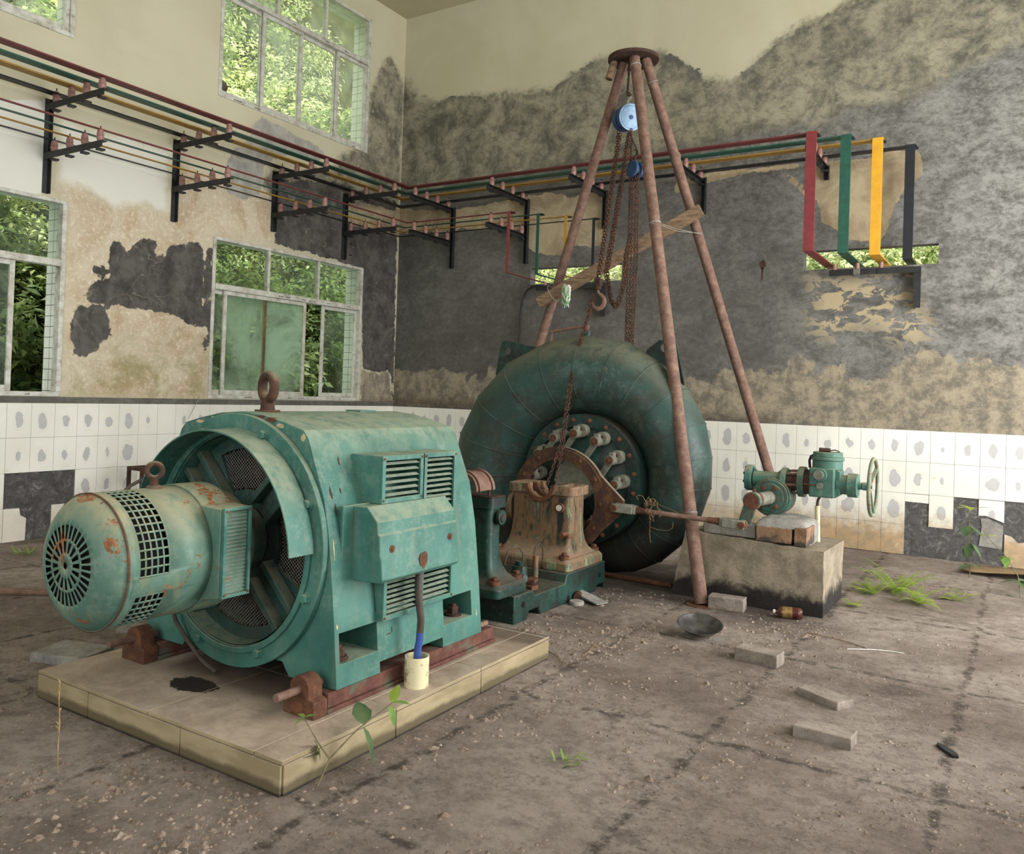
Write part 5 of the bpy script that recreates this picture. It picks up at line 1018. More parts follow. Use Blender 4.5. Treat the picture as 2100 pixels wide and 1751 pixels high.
def sill_support(label,x0,x1,xp,zt,zb,ins,bar_h):
    S_ = thing('slot_bracket',label,'bracket',((x0+x1)/2,-.1,zb)); mb = MB(); mb.box(x0,x1,-.115,-.108,zt-.055,zt); mb.box(x0,x1,-.108,-.06,zt-.006,zt); mb.build('rail','black_steel',S_)
    mb = MB(); mb.box(xp-.03,xp+.03,-.108,-.10,zb,zt); mb.box(xp-.03,xp-.022,-.10,-.001,zb,zt); mb.build('post','black_steel',S_)
    for x in ins:
        o = MB().lathe((x,-.085,zt),(0,0,1),[(0,.018),(.02,.022),(.03,.019),(.045,.021),(bar_h,.018)],16).build('insulator','ceramic',S_)
        MB().box(x-.03,x+.03,-.120,-.1155,zt-.052,zt-.002).build('clip_plate','bare' if x<6.2 and x>5.7 and x<5.9 else 'black_steel',S_)
sill_support('black angle bracket below the right wall slot, carrying the wide coloured drops',5.53,6.33,6.305,2.685,2.30,(5.573,5.78,5.99),.062)
sill_support('black angle bracket below the left wall slot, behind the timber beam',2.22,3.13,3.10,2.672,2.30,(2.33,2.53,2.75),.045)
# ------------------------------------------------------------------ tripod, beam, hoists and chains
TP = thing('lifting_tripod','tall rusty pipe tripod with a round top plate, standing over the turbine','tripod',(4.4,-1.9,0))
MB().cyl((4.195,-1.9,4.335),(4.195,-1.9,4.362),.222,n=44).build('top_plate','rust_dark',TP)
def leg(a,b,r=.043):
    o = MB().cyl(a,b,r,n=24).build('leg','pipe_rust',TP); return o
LF = leg((4.235,-1.97,4.335),(5.366,-3.115,.012),.045); LL = leg((4.105,-1.90,4.335),(2.60,-1.62,.0),.043); LR = leg((4.305,-1.89,4.335),(5.45,-.86,.0),.043)
MB().lathe((5.366,-3.115,.004),(0,0,1),[(0,.105),(.008,.105)],8).build('foot_plate','rust',LF)
MB().cyl((4.04,-1.96,4.335),(4.0,-1.98,4.18),.033,n=14).build('stub','wood',TP)
mb = MB(); mb.tube([(4.17,-1.93,4.335),(4.168,-1.93,4.20),(4.165,-1.935,4.08),(4.17,-1.94,4.03),(4.195,-1.94,4.01),(4.205,-1.94,4.03)],.011,8); mb.build('hanger_rod','rust_dark',TP)
def ring_wire(c,d,r,par,turns=3,seed=1):
    random.seed(seed); mb = MB(); d = Vector(d).normalized(); u = d.orthogonal().normalized(); w_ = d.cross(u); pts = []
    for i in range(24*turns): a = 2*PI*i/24; pts.append(Vector(c)+(u*math.cos(a)+w_*math.sin(a))*(r+.002)+d*(.004*i/24+random.uniform(-.001,.001)))
    mb.tube(pts,.0022,5)
    q = pts[-1]; tail = [q]
    for i in range(6): q = q+Vector((random.uniform(0,.03),random.uniform(-.02,.01),random.uniform(-.015,.02))); tail.append(q)
    mb.tube(tail,.002,4); mb.build('wire_tie','wire',par)
def on(a,b,t): return Vector(a)+(Vector(b)-Vector(a))*t
fa,fb = (4.235,-1.97,4.335),(5.366,-3.115,.012); ra,rb = (4.305,-1.89,4.335),(5.45,-.86,0); la,lb = (4.105,-1.90,4.335),(2.60,-1.62,0)
fd = Vector(fb)-Vector(fa); ring_wire(on(fa,fb,.02),fd,.046,LF,3,1); ring_wire(on(fa,fb,.36),fd,.046,LF,4,2); ring_wire(on(fa,fb,.865),fd,.046,LF,3,3); ring_wire(on(ra,rb,.045),Vector(rb)-Vector(ra),.044,LR,2,4)
bl,br_ = V(3.305,-1.885,2.235),V(4.775,-1.675,3.02)
BM = MB().beam(bl,br_,.075,.10).build('timber_beam','wood',bevel=.004); tag(BM,'rough brown timber beam lashed slantwise across the tripod legs','beam')
mb = MB(); c_ = on(bl,br_,.105); R_ = .085; pts = [c_+V(math.sin(a)*.0,0,0)+V(math.cos(a)*.045,-.03+math.sin(a)*.075,math.cos(a)*-.075) for a in np.linspace(0,2*PI,24)]; mb.tube(pts,.003,5)
fp = on(fa,fb,.365); mb2 = MB(); rp_ = on(ra,rb,.345); mb2.tube([fp+V(.05,0,0),(fp+rp_)/2+V(0,0,-.01),rp_+V(.05,-.03,0)],.0022,5); mb2.tube([fp+V(.05,.01,.012),(fp+rp_)/2+V(0,0,.008),rp_+V(.05,-.03,-.01)],.0022,5)
tag(mb.build('wire_loop','wire'),'thin wire loop around the lower left end of the timber beam','wire'); tag(mb2.build('tie_wire','wire'),'thin tie wire stretched between front and right tripod legs','wire')
def resample(pts,step):
    pts = [Vector(p) for p in pts]; out = [pts[0].copy()]; acc = 0
    for a,b in zip(pts,pts[1:]):
        L = (b-a).length; t = step-acc
        while t<=L: out.append(a+(b-a)*(t/L)); t += step
        acc = (acc+L)%step
    return out
def chain_mesh(mb,pts,pitch=.028,r=.0042,wd=.0105,seed=0):
    P_ = resample(pts,pitch); rr = random.Random(seed); ph = rr.uniform(0,3)
    for i in range(len(P_)-1):
        a,b = P_[i],P_[i+1]; d = (b-a).normalized(); u = d.orthogonal().normalized(); q = Matrix.Rotation(ph+(i%2)*PI/2+rr.uniform(-.2,.2),3,d); u = q@u; c = (a+b)/2; hl = pitch*.68; loop = []
        for k in range(10):
            t = 2*PI*k/10; loop.append(c+d*math.cos(t)*hl+u*math.sin(t)*wd*(1.15 if abs(math.sin(t))>.5 else 1))
        mb.tube(loop,r,5,True)
def sag(a,b,s,n=14): a = Vector(a); b = Vector(b); return [a+(b-a)*(i/n)+V(0,0,-s*4*(i/n)*(1-i/n)) for i in range(n+1)]
nrm = V(.80,-.58,-.12).normalized()
HB = thing('chain_hoist','blue chain hoist with a pale blue round face, hanging under the tripod plate','hoist',(4.18,-1.95,3.68))
hc = V(4.205,-1.965,3.815)
mb = MB(); mb.cyl(hc-nrm*.03,hc+nrm*.02,.115,n=40); mb.cyl(hc-nrm*.13,hc-nrm*.075,.105,n=36); mb.build('housing','blue_dark',HB,bevel=.006)
f_ = MB().cyl(hc+nrm*.0202,hc+nrm*.026,.096,n=40).build('face_cover','blue',HB,bevel=.002); MB().cyl(hc+nrm*.026,hc+nrm*.034,.018,n=20).build('centre_nut','blue_dark',f_); MB().ringp(hc+nrm*.021,nrm,.098,.115,.004,40).build('face_rim','blue',HB)
mb = MB(); mb.cyl(hc-nrm*.075,hc-nrm*.03,.085,n=30); mb.build('chain_wheel','black_steel',HB)
mb = MB(); u0 = V(0,0,1); top = hc-nrm*.05+V(0,0,.10); mb.tube([top,top+V(0,0,.05),top+V(.028,0,.085),top+V(.03,0,.12),top+V(0,0,.145),top+V(-.025,0,.125)],[.014,.014,.013,.012,.010,.006],10); mb.build('top_hook','bare',HB)
HB2 = thing('chain_hoist','smaller blue chain hoist hanging half behind the front tripod leg','hoist',(4.25,-1.95,3.25))
n2 = V(-.35,-.90,.1).normalized(); h2 = V(4.262,-1.95,3.355)
mb = MB(); mb.cyl(h2+n2*.02,h2+n2*.045,.072,n=30); mb.cyl(h2-n2*.045,h2-n2*.02,.072,n=30); mb.build('housing','blue_dark',HB2,bevel=.005); MB().cyl(h2-n2*.02,h2+n2*.02,.05,n=24).build('chain_wheel','black_steel',HB2)
mb = MB(); t2 = h2+V(0,0,.07); mb.tube([t2,t2+V(0,0,.04),t2+V(.022,0,.065),t2+V(.02,0,.095),t2+V(0,0,.11),t2+V(-.015,0,.10)],[.009,.009,.009,.008,.006,.004],8); mb.build('top_hook','rust_dark',HB2)
mb = MB(); mb.tube([(4.215,-1.96,3.72),(4.22,-1.955,3.66),(4.24,-1.95,3.60),(4.27,-1.95,3.55),(4.275,-1.95,3.50),(4.262,-1.95,3.475)],.007,8); HBl = mb.build('link_rod','rust_dark'); tag(HBl,'thin dark rod linking the upper blue hoist to the smaller one','rod')
def chain(label,paths,name='chain',**kw):
    mb = MB()
    for i,p in enumerate(paths): chain_mesh(mb,p,seed=i*7+len(label),**kw)
    return tag(mb.build(name,'chain'),label,'chain','rusty hoist chains')
LP0 = V(4.235,-2.42,2.40); LPA = [V(4.272,-2.41,2.23),V(4.297,-2.42,2.15),V(4.325,-2.42,2.118),V(4.36,-2.42,2.16),V(4.389,-2.42,2.27),V(4.38,-2.35,2.42),V(4.31,-2.2,2.56),V(4.235,-1.95,2.80)]
A0 = V(4.125,-1.97,3.68); B0 = V(4.275,-2.60,2.29)
for k,(da,db,lab) in enumerate([((-.02,.0,.03),(-.02,0,.02),'rusty chain, leftmost fall from the big hoist to the hook'),((.005,-.01,0),(.0,-.01,0),'rusty chain, second fall from the big hoist to the hook')]):
    p = [A0+Vector(da),B0+Vector(db)+V(.0,.0,.0)] if k<2 else None
    if k<2: chain(lab,[sag(p[0],p[1],.02)])
chain('rusty hand chain hanging in a loop right of the hook',[sag(A0+V(.075,0,.02),LP0,.03)+LPA,sag(A0+V(.10,0,.03),LP0+V(.02,.01,0),.03)+[q+V(.012,.01,-.015) for q in LPA]],r=.0045,wd=.011,pitch=.03)
chain('thin rusty chain running from the hook down into the open bearing',[[V(4.235,-2.62,2.20),V(4.235,-2.70,2.03),V(4.21,-2.88,1.63)]+[V(4.255,-3.05,1.30),V(4.29,-3.18,1.03),V(4.275,-3.34,.735)],[V(4.245,-2.62,2.18),V(4.25,-2.70,2.03),V(4.222,-2.88,1.63),V(4.27,-3.05,1.30),V(4.31,-3.18,1.02),V(4.33,-3.30,.80),V(4.33,-3.33,.70)]],pitch=.026,r=.0036,wd=.0085)
for k,(xa,xb,lab,pt) in enumerate([(4.218,4.232,'thin rusty chain hanging straight behind the volute, leftmost',.024),(4.245,4.255,'black dotted chain hanging straight behind the volute',.028),(4.275,4.275,'thick rusty chain hanging straight behind the volute, second from right',.030),(4.298,4.296,'thick rusty chain hanging straight behind the volute, rightmost',.030)]):
    chain(lab,[[V(xa,-1.95,3.33 if k else 3.70),V((xa+xb)/2,-1.95+.01*k,2.6),V(xb,-1.96,1.70)]],pitch=pt*.9,r=.0036,wd=.008)
HK = thing('load_hook','large brown cargo hook hanging from the hoist chains','hook',(4.27,-2.62,2.03))
k0 = V(4.275,-2.62,2.145)
mb = MB(); mb.cyl(k0+V(-.0,0,.085),k0+V(0,0,.125),.026,n=14); mb.box(4.245,4.305,-2.645,-2.595,2.255,2.32); mb.build('hook_block','rust_dark',HK,bevel=.008)
pts = [k0+V(0,0,.09),k0+V(.004,0,.06)]+[k0+V(.004+.055*math.cos(a),0,-.01+.058*math.sin(a)) for a in np.radians([55,25,0,-30,-60,-90,-120,-150,-180,-205])]
mb = MB(); mb.tube(pts,[.011,.012,.015,.018,.020,.020,.020,.020,.018,.015,.012,.008],12); mb.build('hook','pipe_rust',HK)
# rag on the beam
random.seed(8); mb = MB()
for k in range(9):
    p = V(3.62+random.uniform(-.03,.05),-1.93,2.37+random.uniform(-.01,.02)); pts = [p]
    for i in range(6): p = p+V(random.uniform(-.014,.012),random.uniform(-.008,.008),-random.uniform(.02,.038)); pts.append(p)
    mb.tube(pts,[.016,.018,.015,.013,.010,.007,.003],5)
M['rag'] = NM('torn green and white net',.9); _q = M['rag']; _q.col(_q.mix(_q.step(_q.noise(30,4),.45,.55),S(214,214,206),S(120,168,104))); M['rag'] = _q.m
tag(mb.build('rag','rag'),'torn green and white rag hanging below the timber beam','rag')
o = MB().tube([(1.956,-.03,1.3),(1.957,-.03,2.05),(1.965,-.03,2.35),(1.99,-.035,2.52),(2.05,-.04,2.63),(2.13,-.04,2.675),(2.2,-.02,2.69),(2.3,.10,2.72)],.011,8).build('wall_cable','black_steel'); tag(o,'dark cable curving out of the left wall slot and down the back wall','cable')
# ------------------------------------------------------------------ floor litter
brick(-.115,.115,-.057,.057,0,.085,'brick_grey','x')
bp = [o for o in SC.objects if o.get('label')=='x'][0]
specs = [(5.535,-3.10,.10,.005,'grey brick right beside the front tripod foot'),(6.01,-4.07,-.10,-.016,'grey brick lying alone on the open floor past the metal dish'),(6.42,-4.46,-.50,-.045,'half buried grey brick on the floor, third in line from the tripod foot'),(6.51,-4.92,-.05,-.035,'grey brick in the front row of the floor, nearest the viewer')]
for k,(x,y,rz,z,lab) in enumerate(specs):
    o = bp if k==0 else bp.copy()
    if k: SC.collection.objects.link(o)
    o.location = (x,y,z); o.rotation_euler = (0,0,rz); o['label'] = lab; o['group'] = 'loose bricks on the floor'; o['category'] = 'brick'
D = thing('metal_dish','shallow dark metal dish lying tilted on the dirt floor','dish',(5.60,-3.83,0))
mb = MB(); dn = V(.10,-.20,1).normalized(); mb.lathe((5.60,-3.83,.026),dn,[(0,.001),(.0,.05),(.02,.09),(.055,.128),(.058,.132),(.058,.126),(.024,.086),(.006,.05),(.006,.001)],44,cap=False); M['dish'] = flat_mat('sooty enamel dish',S(96,94,92),.3,.35,12,.4,.5); mb.build('bowl','dish',D)
BT = thing('bottle','small bottle on its side with gold and red label, by the concrete block','bottle',(5.92,-3.07,0))
p0,p1 = V(5.845,-3.095,.040),V(6.0,-3.055,.042); d = (p1-p0).normalized()
m = NM('amber bottle',.15,0,.6); m.col(S(84,52,42)); M['amber'] = m.m
mb = MB(); mb.lathe(p0,d,[(0,.012),(.012,.013),(.02,.026),(.04,.036),(.15,.036),(.165,.03)],28); bo_ = mb.build('bottle_body','amber',BT); mb = MB(); mb.lathe(p0,d,[(.045,.0366),(.105,.0366)],28,cap=False); M['gold'] = flat_mat('gold label',S(150,124,74),.3,.3,30,.3); mb.build('gold_label','gold',bo_)
mb = MB(); mb.lathe(p0,d,[(.105,.0367),(.14,.0367)],28,cap=False); M['redlab'] = flat_mat('red label',S(84,34,34),.35,.2,30); mb.build('red_label','redlab',bo_); MB().cyl(p0-d*.012,p0+d*.002,.013,n=14).build('cap','plastic_white',bo_)
mb = MB(); mb.obox((4.70,-3.50,.035),.30,.10,.010,Matrix.Rotation(-.35,3,'Z')@Matrix.Rotation(.12,3,'Y')); tag(mb.build('board','mortar'),'thin grey board leaning beside the bedplate foot','board')
mb = MB(); mb.cyl((4.69,-3.63,.0),(4.69,-3.63,.028),.05,n=24); tag(mb.build('metal_puck','mortar',bevel=.006),'round dusty disc lying on the floor beside the grey board','disc')
mb = MB(); mb.cyl((4.635,-3.50,.035),(4.66,-3.56,.03),.028,n=16); tag(mb.build('pipe_piece','rust_dark'),'short dark pipe piece lying between the board and the bedplate','pipe')
o = MB().cyl((4.46,-2.74,.022),(5.02,-2.76,.022),.020,n=14).build('floor_pipe','rust'); tag(o,'rusty pipe lying on the floor in front of the volute bottom','pipe')
o = MB().tube([(1.45,-5.95,.02),(1.8,-5.7,.02),(2.1,-5.52,.02),(2.4,-5.30,.02)],.022,10).build('floor_hose','pipe_rust'); tag(o,'brown pipe lying on the floor at the left edge behind the exciter','pipe')
# frame leaning behind the generator
LFm = thing('steel_frame','small rusty steel grille frame standing near the left wall behind the exciter','frame',(.42,-3.85,0))
mb = MB(); 
for x in (.30,.42): 
    pass
for y in (-4.02,-3.89,-3.76,-3.63): mb.box(.30,.33,y,y+.025,.0,.58)
mb.box(.30,.33,-4.02,-3.60,.58,.61); mb.box(.33,.80,-4.02,-3.99,.58,.61); mb.box(.80,.83,-4.02,-3.99,0,.61); mb.box(.30,.33,-3.99,-3.60,.1,.125); mb.build('frame_bars','rust_dark',LFm)
o = MB().tube([(.62,-4.35,.35),(.60,-4.18,.47),(.58,-4.0,.54),(.56,-3.78,.62),(.55,-3.5,.66),(.55,-3.2,.66)],.016,8).build('hose','cable'); tag(o,'grey hose arching from the grille frame to the generator','hose')
mb = MB(); v_ = []
for i in range(9):
    for j in range(5): u,v = i/8,j/4; v_.append((6.75+.75*u,-.62+.42*v-.1*u,.012+.10*(1-v)*(.2+abs(u-.15))*.6+.03*u))
mb.add(v_,[(i*5+j,(i+1)*5+j,(i+1)*5+j+1,i*5+j+1) for i in range(8) for j in range(4)]); M['board'] = flat_mat('wet brown board',S(148,124,90),.7,.2,6); tag(mb.build('fallen_sheet','board',solid=.008),'curled brown sheet lying on the floor against the right end of the back wall','sheet')
mb = MB(); mb.prism([(6.905,-4.70),(6.935,-4.715),(6.985,-4.775),(6.99,-4.80),(6.965,-4.805),(6.93,-4.765),(6.905,-4.725)],'z',.004,.016); tag(mb.build('shoe_sole','black_steel',bevel=.003),'small black shoe sole lying on the floor at the lower right','shoe sole')
random.seed(3)
for (x0,y0,dx,dy,lab) in ((5.02,-4.62,.22,-.20,'dead branching twig on the dirt right of the plinth end'),(5.18,-4.35,.05,-.26,'short dead twig lying behind the longer one, near the plinth end'),(6.1,-3.35,.35,-.12,'thin curved dead twig on the floor below the bottle'),(6.36,-3.55,.28,.12,'thin white stick on the floor right of the twig')):
    mb = MB(); mb.tube([(x0+dx*t,y0+dy*t+.03*math.sin(t*3),.009) for t in np.linspace(0,1,8)],.0028,5); tag(mb.build('twig','root' if 'dead' in lab else 'plastic_white'),lab,'twig')
o = brick(.30,.60,-5.62,-5.40,.0,.05,'mortar','flat stone slab on the floor left of the plinth corner',.3,'stone',None,'stone_slab'); o.location = (3.22,-6.18,.0)
for k,(x,y,lab) in enumerate(((3.04,-5.72,'flat grey rubble piece on the floor behind the exciter, at the left edge'),(2.75,-5.45,'small rubble piece farther behind the exciter dome'))):
    o = brick(0,.16,0,.12,0,.03,'mortar',lab,.5,'rubble',None,'rubble_piece'); o.location = (x,y,0)
# loose grit : thousands of crumbs nobody could count
def pebbles(name,n,regions,smin,smax,mat,label,seed):
    rs = np.random.default_rng(seed); mb = MB(); base = [(0,0,1),(1,0,.1),(.3,.95,0),(-.8,.6,.1),(-.8,-.6,0),(.3,-.95,.1)]; fs = [(0,1,2),(0,2,3),(0,3,4),(0,4,5),(0,5,1)]
    tot = sum(r[4] for r in regions)
    for r in regions:
        for _ in range(int(n*r[4]/tot)):
            x = rs.uniform(r[0],r[1]); y = rs.uniform(r[2],r[3])
            if 3.57<x<5.11 and -6.57<y<-4.70: continue
            if 3.94<x<4.65 and -4.35<y<-3.0: continue
            if fbm(x,y,2.2,3)<rs.uniform(-.5,.4): continue
            s = smin*(smax/smin)**(rs.random()**2.2); rz = rs.uniform(0,6.28); c,sn = math.cos(rz),math.sin(rz); hx,hy,hz = s*rs.uniform(.6,1.3),s*rs.uniform(.6,1.3),s*rs.uniform(.35,.9)
            mb.add([(x+(a*c*hx-b*sn*hy),y+(a*sn*hx+b*c*hy),.0+q*hz+.0005) for a,b,q in base],fs)
    o = mb.build(name,mat,sharp=20); return tag(o,label,'rubble',None,'stuff')
M['grit'] = NM('floor grit',.95); _q = M['grit']; _q.col(_q.ramp(_q.noise(40,3,.6),[(.35,S(92,78,68)),(.5,S(128,112,98)),(.68,S(158,144,130))])); M['grit'] = _q.m
pebbles('floor_grit',26000,[(4.9,7.4,-7.6,-3.0,6),(3.2,5.3,-8.2,-6.5,4),(4.6,6.2,-4.8,-3.0,3),(1.5,3.6,-7.5,-3,1.2),(6.1,9,-3.2,-.1,1),(6,8.5,-7,-3.5,1.2)],.0035,.014,'grit','loose crumbs of plaster and dirt scattered over the floor',4)
pebbles('plaster_chips',2400,[(3.0,5.2,-8.2,-6.6,5),(5.1,6.4,-6.8,-3.2,3),(4.6,5.4,-4.6,-3.0,2)],.010,.024,'grit','larger chips of fallen plaster on the floor',6)
# ------------------------------------------------------------------ plants
def leaf_mat(name,c1,c2,trans=.45):
    m = NM(name,.5); c = m.mix(m.step(m.noise(8,3,.6),.4,.6),c1,c2); m.col(c); tr = m.n('ShaderNodeBsdfTranslucent'); m.L(m.mix(.25,c,S(196,208,110)),tr.inputs[0]); mx = m.n('ShaderNodeMixShader'); mx.inputs[0].default_value = trans
    m.t.links.new(m.b.outputs[0],mx.inputs[1]); m.t.links.new(tr.outputs[0],mx.inputs[2]); m.t.links.new(mx.outputs[0],m.out.inputs[0]); return m.m
M['fern'] = leaf_mat('fern green',S(140,168,66),S(176,196,84)); M['leaf_dark'] = leaf_mat('dark weed leaf',S(70,92,62),S(96,118,80),.25); M['leaf_mid'] = leaf_mat('fresh weed leaf',S(100,140,66),S(140,170,90),.35)
M['shrub_a'] = leaf_mat('shrub leaf light',S(178,196,132),S(206,216,162),.5); M['shrub_b'] = leaf_mat('shrub leaf green',S(100,126,74),S(136,158,100),.45); M['shrub_c'] = leaf_mat('shrub leaf deep',S(78,100,62),S(112,134,84),.4); M['shrub_washed'] = leaf_mat('leaf paled as overexposed',S(212,220,172),S(228,232,196),.55); M['stem'] = flat_mat('grey green stem',S(120,112,84),.8,.2,20)  # palest leaf tones carry overexposed daylight in their colour
def leaf(mb,p,d,up,L,wd,curl=.15,seg=4):
    d = Vector(d).normalized(); s = d.cross(Vector(up)); s = s.normalized() if s.length>1e-4 else V(1,0,0); n_ = s.cross(d)
    pr_ = [(0,0.02),(.2,.75),(.45,1),(.75,.62),(1,.02)]; k = len(mb.v)
    for t,w_ in pr_:
        c = Vector(p)+d*L*t-n_*curl*L*t*t; mb.v += [tuple(c-s*wd*w_*.5+n_*wd*.10*w_),tuple(c),tuple(c+s*wd*w_*.5+n_*wd*.10*w_)]
    for i in range(4):
        a = k+3*i; mb.f += [(a,a+3,a+4,a+1),(a+1,a+4,a+5,a+2)]
def frond(mb,p,d,L,wd,droop):
    d = Vector(d).normalized(); c = Vector(p); n = 16; prev = c
    for i in range(n):
        t = (i+1)/n; dd = (d+V(0,0,-droop*t*t)).normalized(); c2 = prev+dd*L/n; side = dd.cross(V(0,0,1)).normalized(); w_ = wd*math.sin(PI*min(1,.15+.85*t))*(1.1-t*.75)
        mb.tube([prev,c2],.0012,3)
        for s_ in (-1,1): leaf(mb,c2,side*s_+dd*.35,V(0,0,1),w_,L/n*.85,.1)
        prev = c2
def fern(label,x,y,n,L,seed):
    random.seed(seed); mb = MB()
    for i in range(n):
        a = random.uniform(0,2*PI); e_ = random.uniform(.25,1.3); frond(mb,(x+random.uniform(-.03,.03),y+random.uniform(-.03,.03),.005),(math.cos(a),math.sin(a),e_),L*random.uniform(.6,1.1),.055,random.uniform(.5,1.4))
    o = mb.build('fern','fern',sharp=80); return tag(o,label,'fern','ferns by the back wall')
fern('bright green fern clump, tallest, right of the concrete block',6.40,-1.75,15,.36,1); fern('low fern clump just left of the tallest one, at the block corner',6.26,-1.98,9,.22,2)
fern('flat spreading fern clump in front of the tallest one',6.58,-2.05,9,.24,3); fern('small separate fern clump farther right on the open floor',6.78,-1.78,6,.15,5); fern('tiny yellowing fern at the foot of the block',6.20,-2.45,5,.12,6)
def weed(label,root,path,leaves,name='weed',sr=.004):
    W = thing(name,label,'plant',root); mb = MB(); 
    for pth in path: mb.tube(pth,[sr*(1-.6*i/(len(pth)-1)) for i in range(len(pth))],6)
    mb.build('stem','stem',W); 
    for (p,d,L,wd,mm) in leaves: mb = MB(); leaf(mb,p,d,(0,0,1),L,wd,.25); mb.build('leaf',mm,W,sharp=80)
    return W
random.seed(14)
def rl(p,n,L,wd,mm,spread=1,up=.2): 
    out = []
    for i in range(n): a = 2*PI*i/n+random.uniform(-.4,.4); out.append((p,(math.cos(a)*spread,math.sin(a)*spread,up+random.uniform(-.3,.2)),L*random.uniform(.8,1.15),wd,mm))
    return out
weed('upright sapling with dark leaves and a pale leafy top, against the tile gap',(6.82,-.75,0),[[(6.82,-.75,0),(6.825,-.75,.2),(6.80,-.74,.36),(6.82,-.72,.56)]],rl((6.82,-.72,.55),5,.13,.05,'fern',1,.5)+rl((6.805,-.74,.42),4,.15,.08,'leaf_dark',1,-.35)+rl((6.82,-.75,.28),3,.15,.08,'leaf_dark',.6,-.7)+rl((6.82,-.76,.10),3,.12,.07,'leaf_dark',1,.0))
weed('leaning weed with oval dark leaves at the right edge of the floor',(7.18,-1.35,0),[[(7.18,-1.35,0),(7.16,-1.28,.15),(7.08,-1.2,.27),(6.98,-1.1,.36),(6.93,-1.05,.42)]],rl((7.08,-1.2,.27),4,.12,.06,'leaf_mid',1,-.2)+rl((6.95,-1.07,.40),4,.09,.045,'fern',1,.2)+rl((7.17,-1.3,.12),4,.14,.075,'leaf_dark',1,.05))
weed('broad leaved weed growing beside the front corner of the plinth',(5.135,-6.42,0),[[(5.135,-6.42,0),(5.14,-6.37,.08),(5.18,-6.28,.16),(5.24,-6.16,.235)],[(5.14,-6.37,.08),(5.11,-6.40,.14),(5.07,-6.43,.225)]],
     [((5.12,-6.40,.10),(-.9,-.35,-.1),.17,.115,'leaf_dark'),((5.10,-6.41,.15),(.2,.3,-.6),.08,.035,'leaf_dark'),((5.19,-6.25,.17),(-.5,.3,.5),.11,.075,'leaf_dark'),((5.19,-6.26,.17),(.4,.2,-.8),.15,.055,'leaf_dark'),((5.24,-6.16,.235),(-.1,.5,.8),.07,.045,'fern'),((5.24,-6.16,.235),(.5,.3,.1),.07,.03,'leaf_mid'),((5.235,-6.17,.23),(.5,-.2,-.5),.08,.03,'leaf_mid'),((5.07,-6.43,.225),(-.5,.2,.1),.05,.022,'leaf_mid'),((5.07,-6.43,.225),(.5,.3,.3),.045,.022,'leaf_mid'),((5.07,-6.43,.225),(-.3,-.3,-.2),.045,.022,'leaf_mid')],name='broad_weed')
mb = MB(); pts = [(4.31,-6.86,0),(4.305,-6.86,.08),(4.31,-6.86,.16),(4.30,-6.86,.24),(4.302,-6.86,.30)]; mb.tube(pts,.0018,5); random.seed(4)
for i in range(22):
    t = random.uniform(.35,1); p = V(4.306,-6.86,.30*t); leaf(mb,p,(random.uniform(-1,1),random.uniform(-1,1),1.2),(0,0,1),.022,.006)
M['dry'] = flat_mat('dry grass',S(190,160,112),.8,.2,30); tag(mb.build('dry_weed_stalk','dry'),'single dry brown weed stalk in front of the plinth side','weed')
def tuft(label,x,y,n,L,seed):
    random.seed(seed); mb = MB()
    for i in range(n): a = random.uniform(0,2*PI); leaf(mb,(x+random.uniform(-.05,.05),y+random.uniform(-.05,.05),.003),(math.cos(a)*.7,math.sin(a)*.7,random.uniform(.2,1.2)),(0,0,1),L*random.uniform(.5,1.1),.010)
    return tag(mb.build('grass_tuft','leaf_mid'),label,'grass')
tuft('small green weed tuft by the left wall tiles at the left edge',.60,-5.05,26,.10,1); tuft('sparse green seedlings on the floor before the left wall',1.05,-5.0,14,.06,2); tuft('faint grass sprouts on the floor right of the plinth, lower middle',5.75,-5.75,22,.05,3)
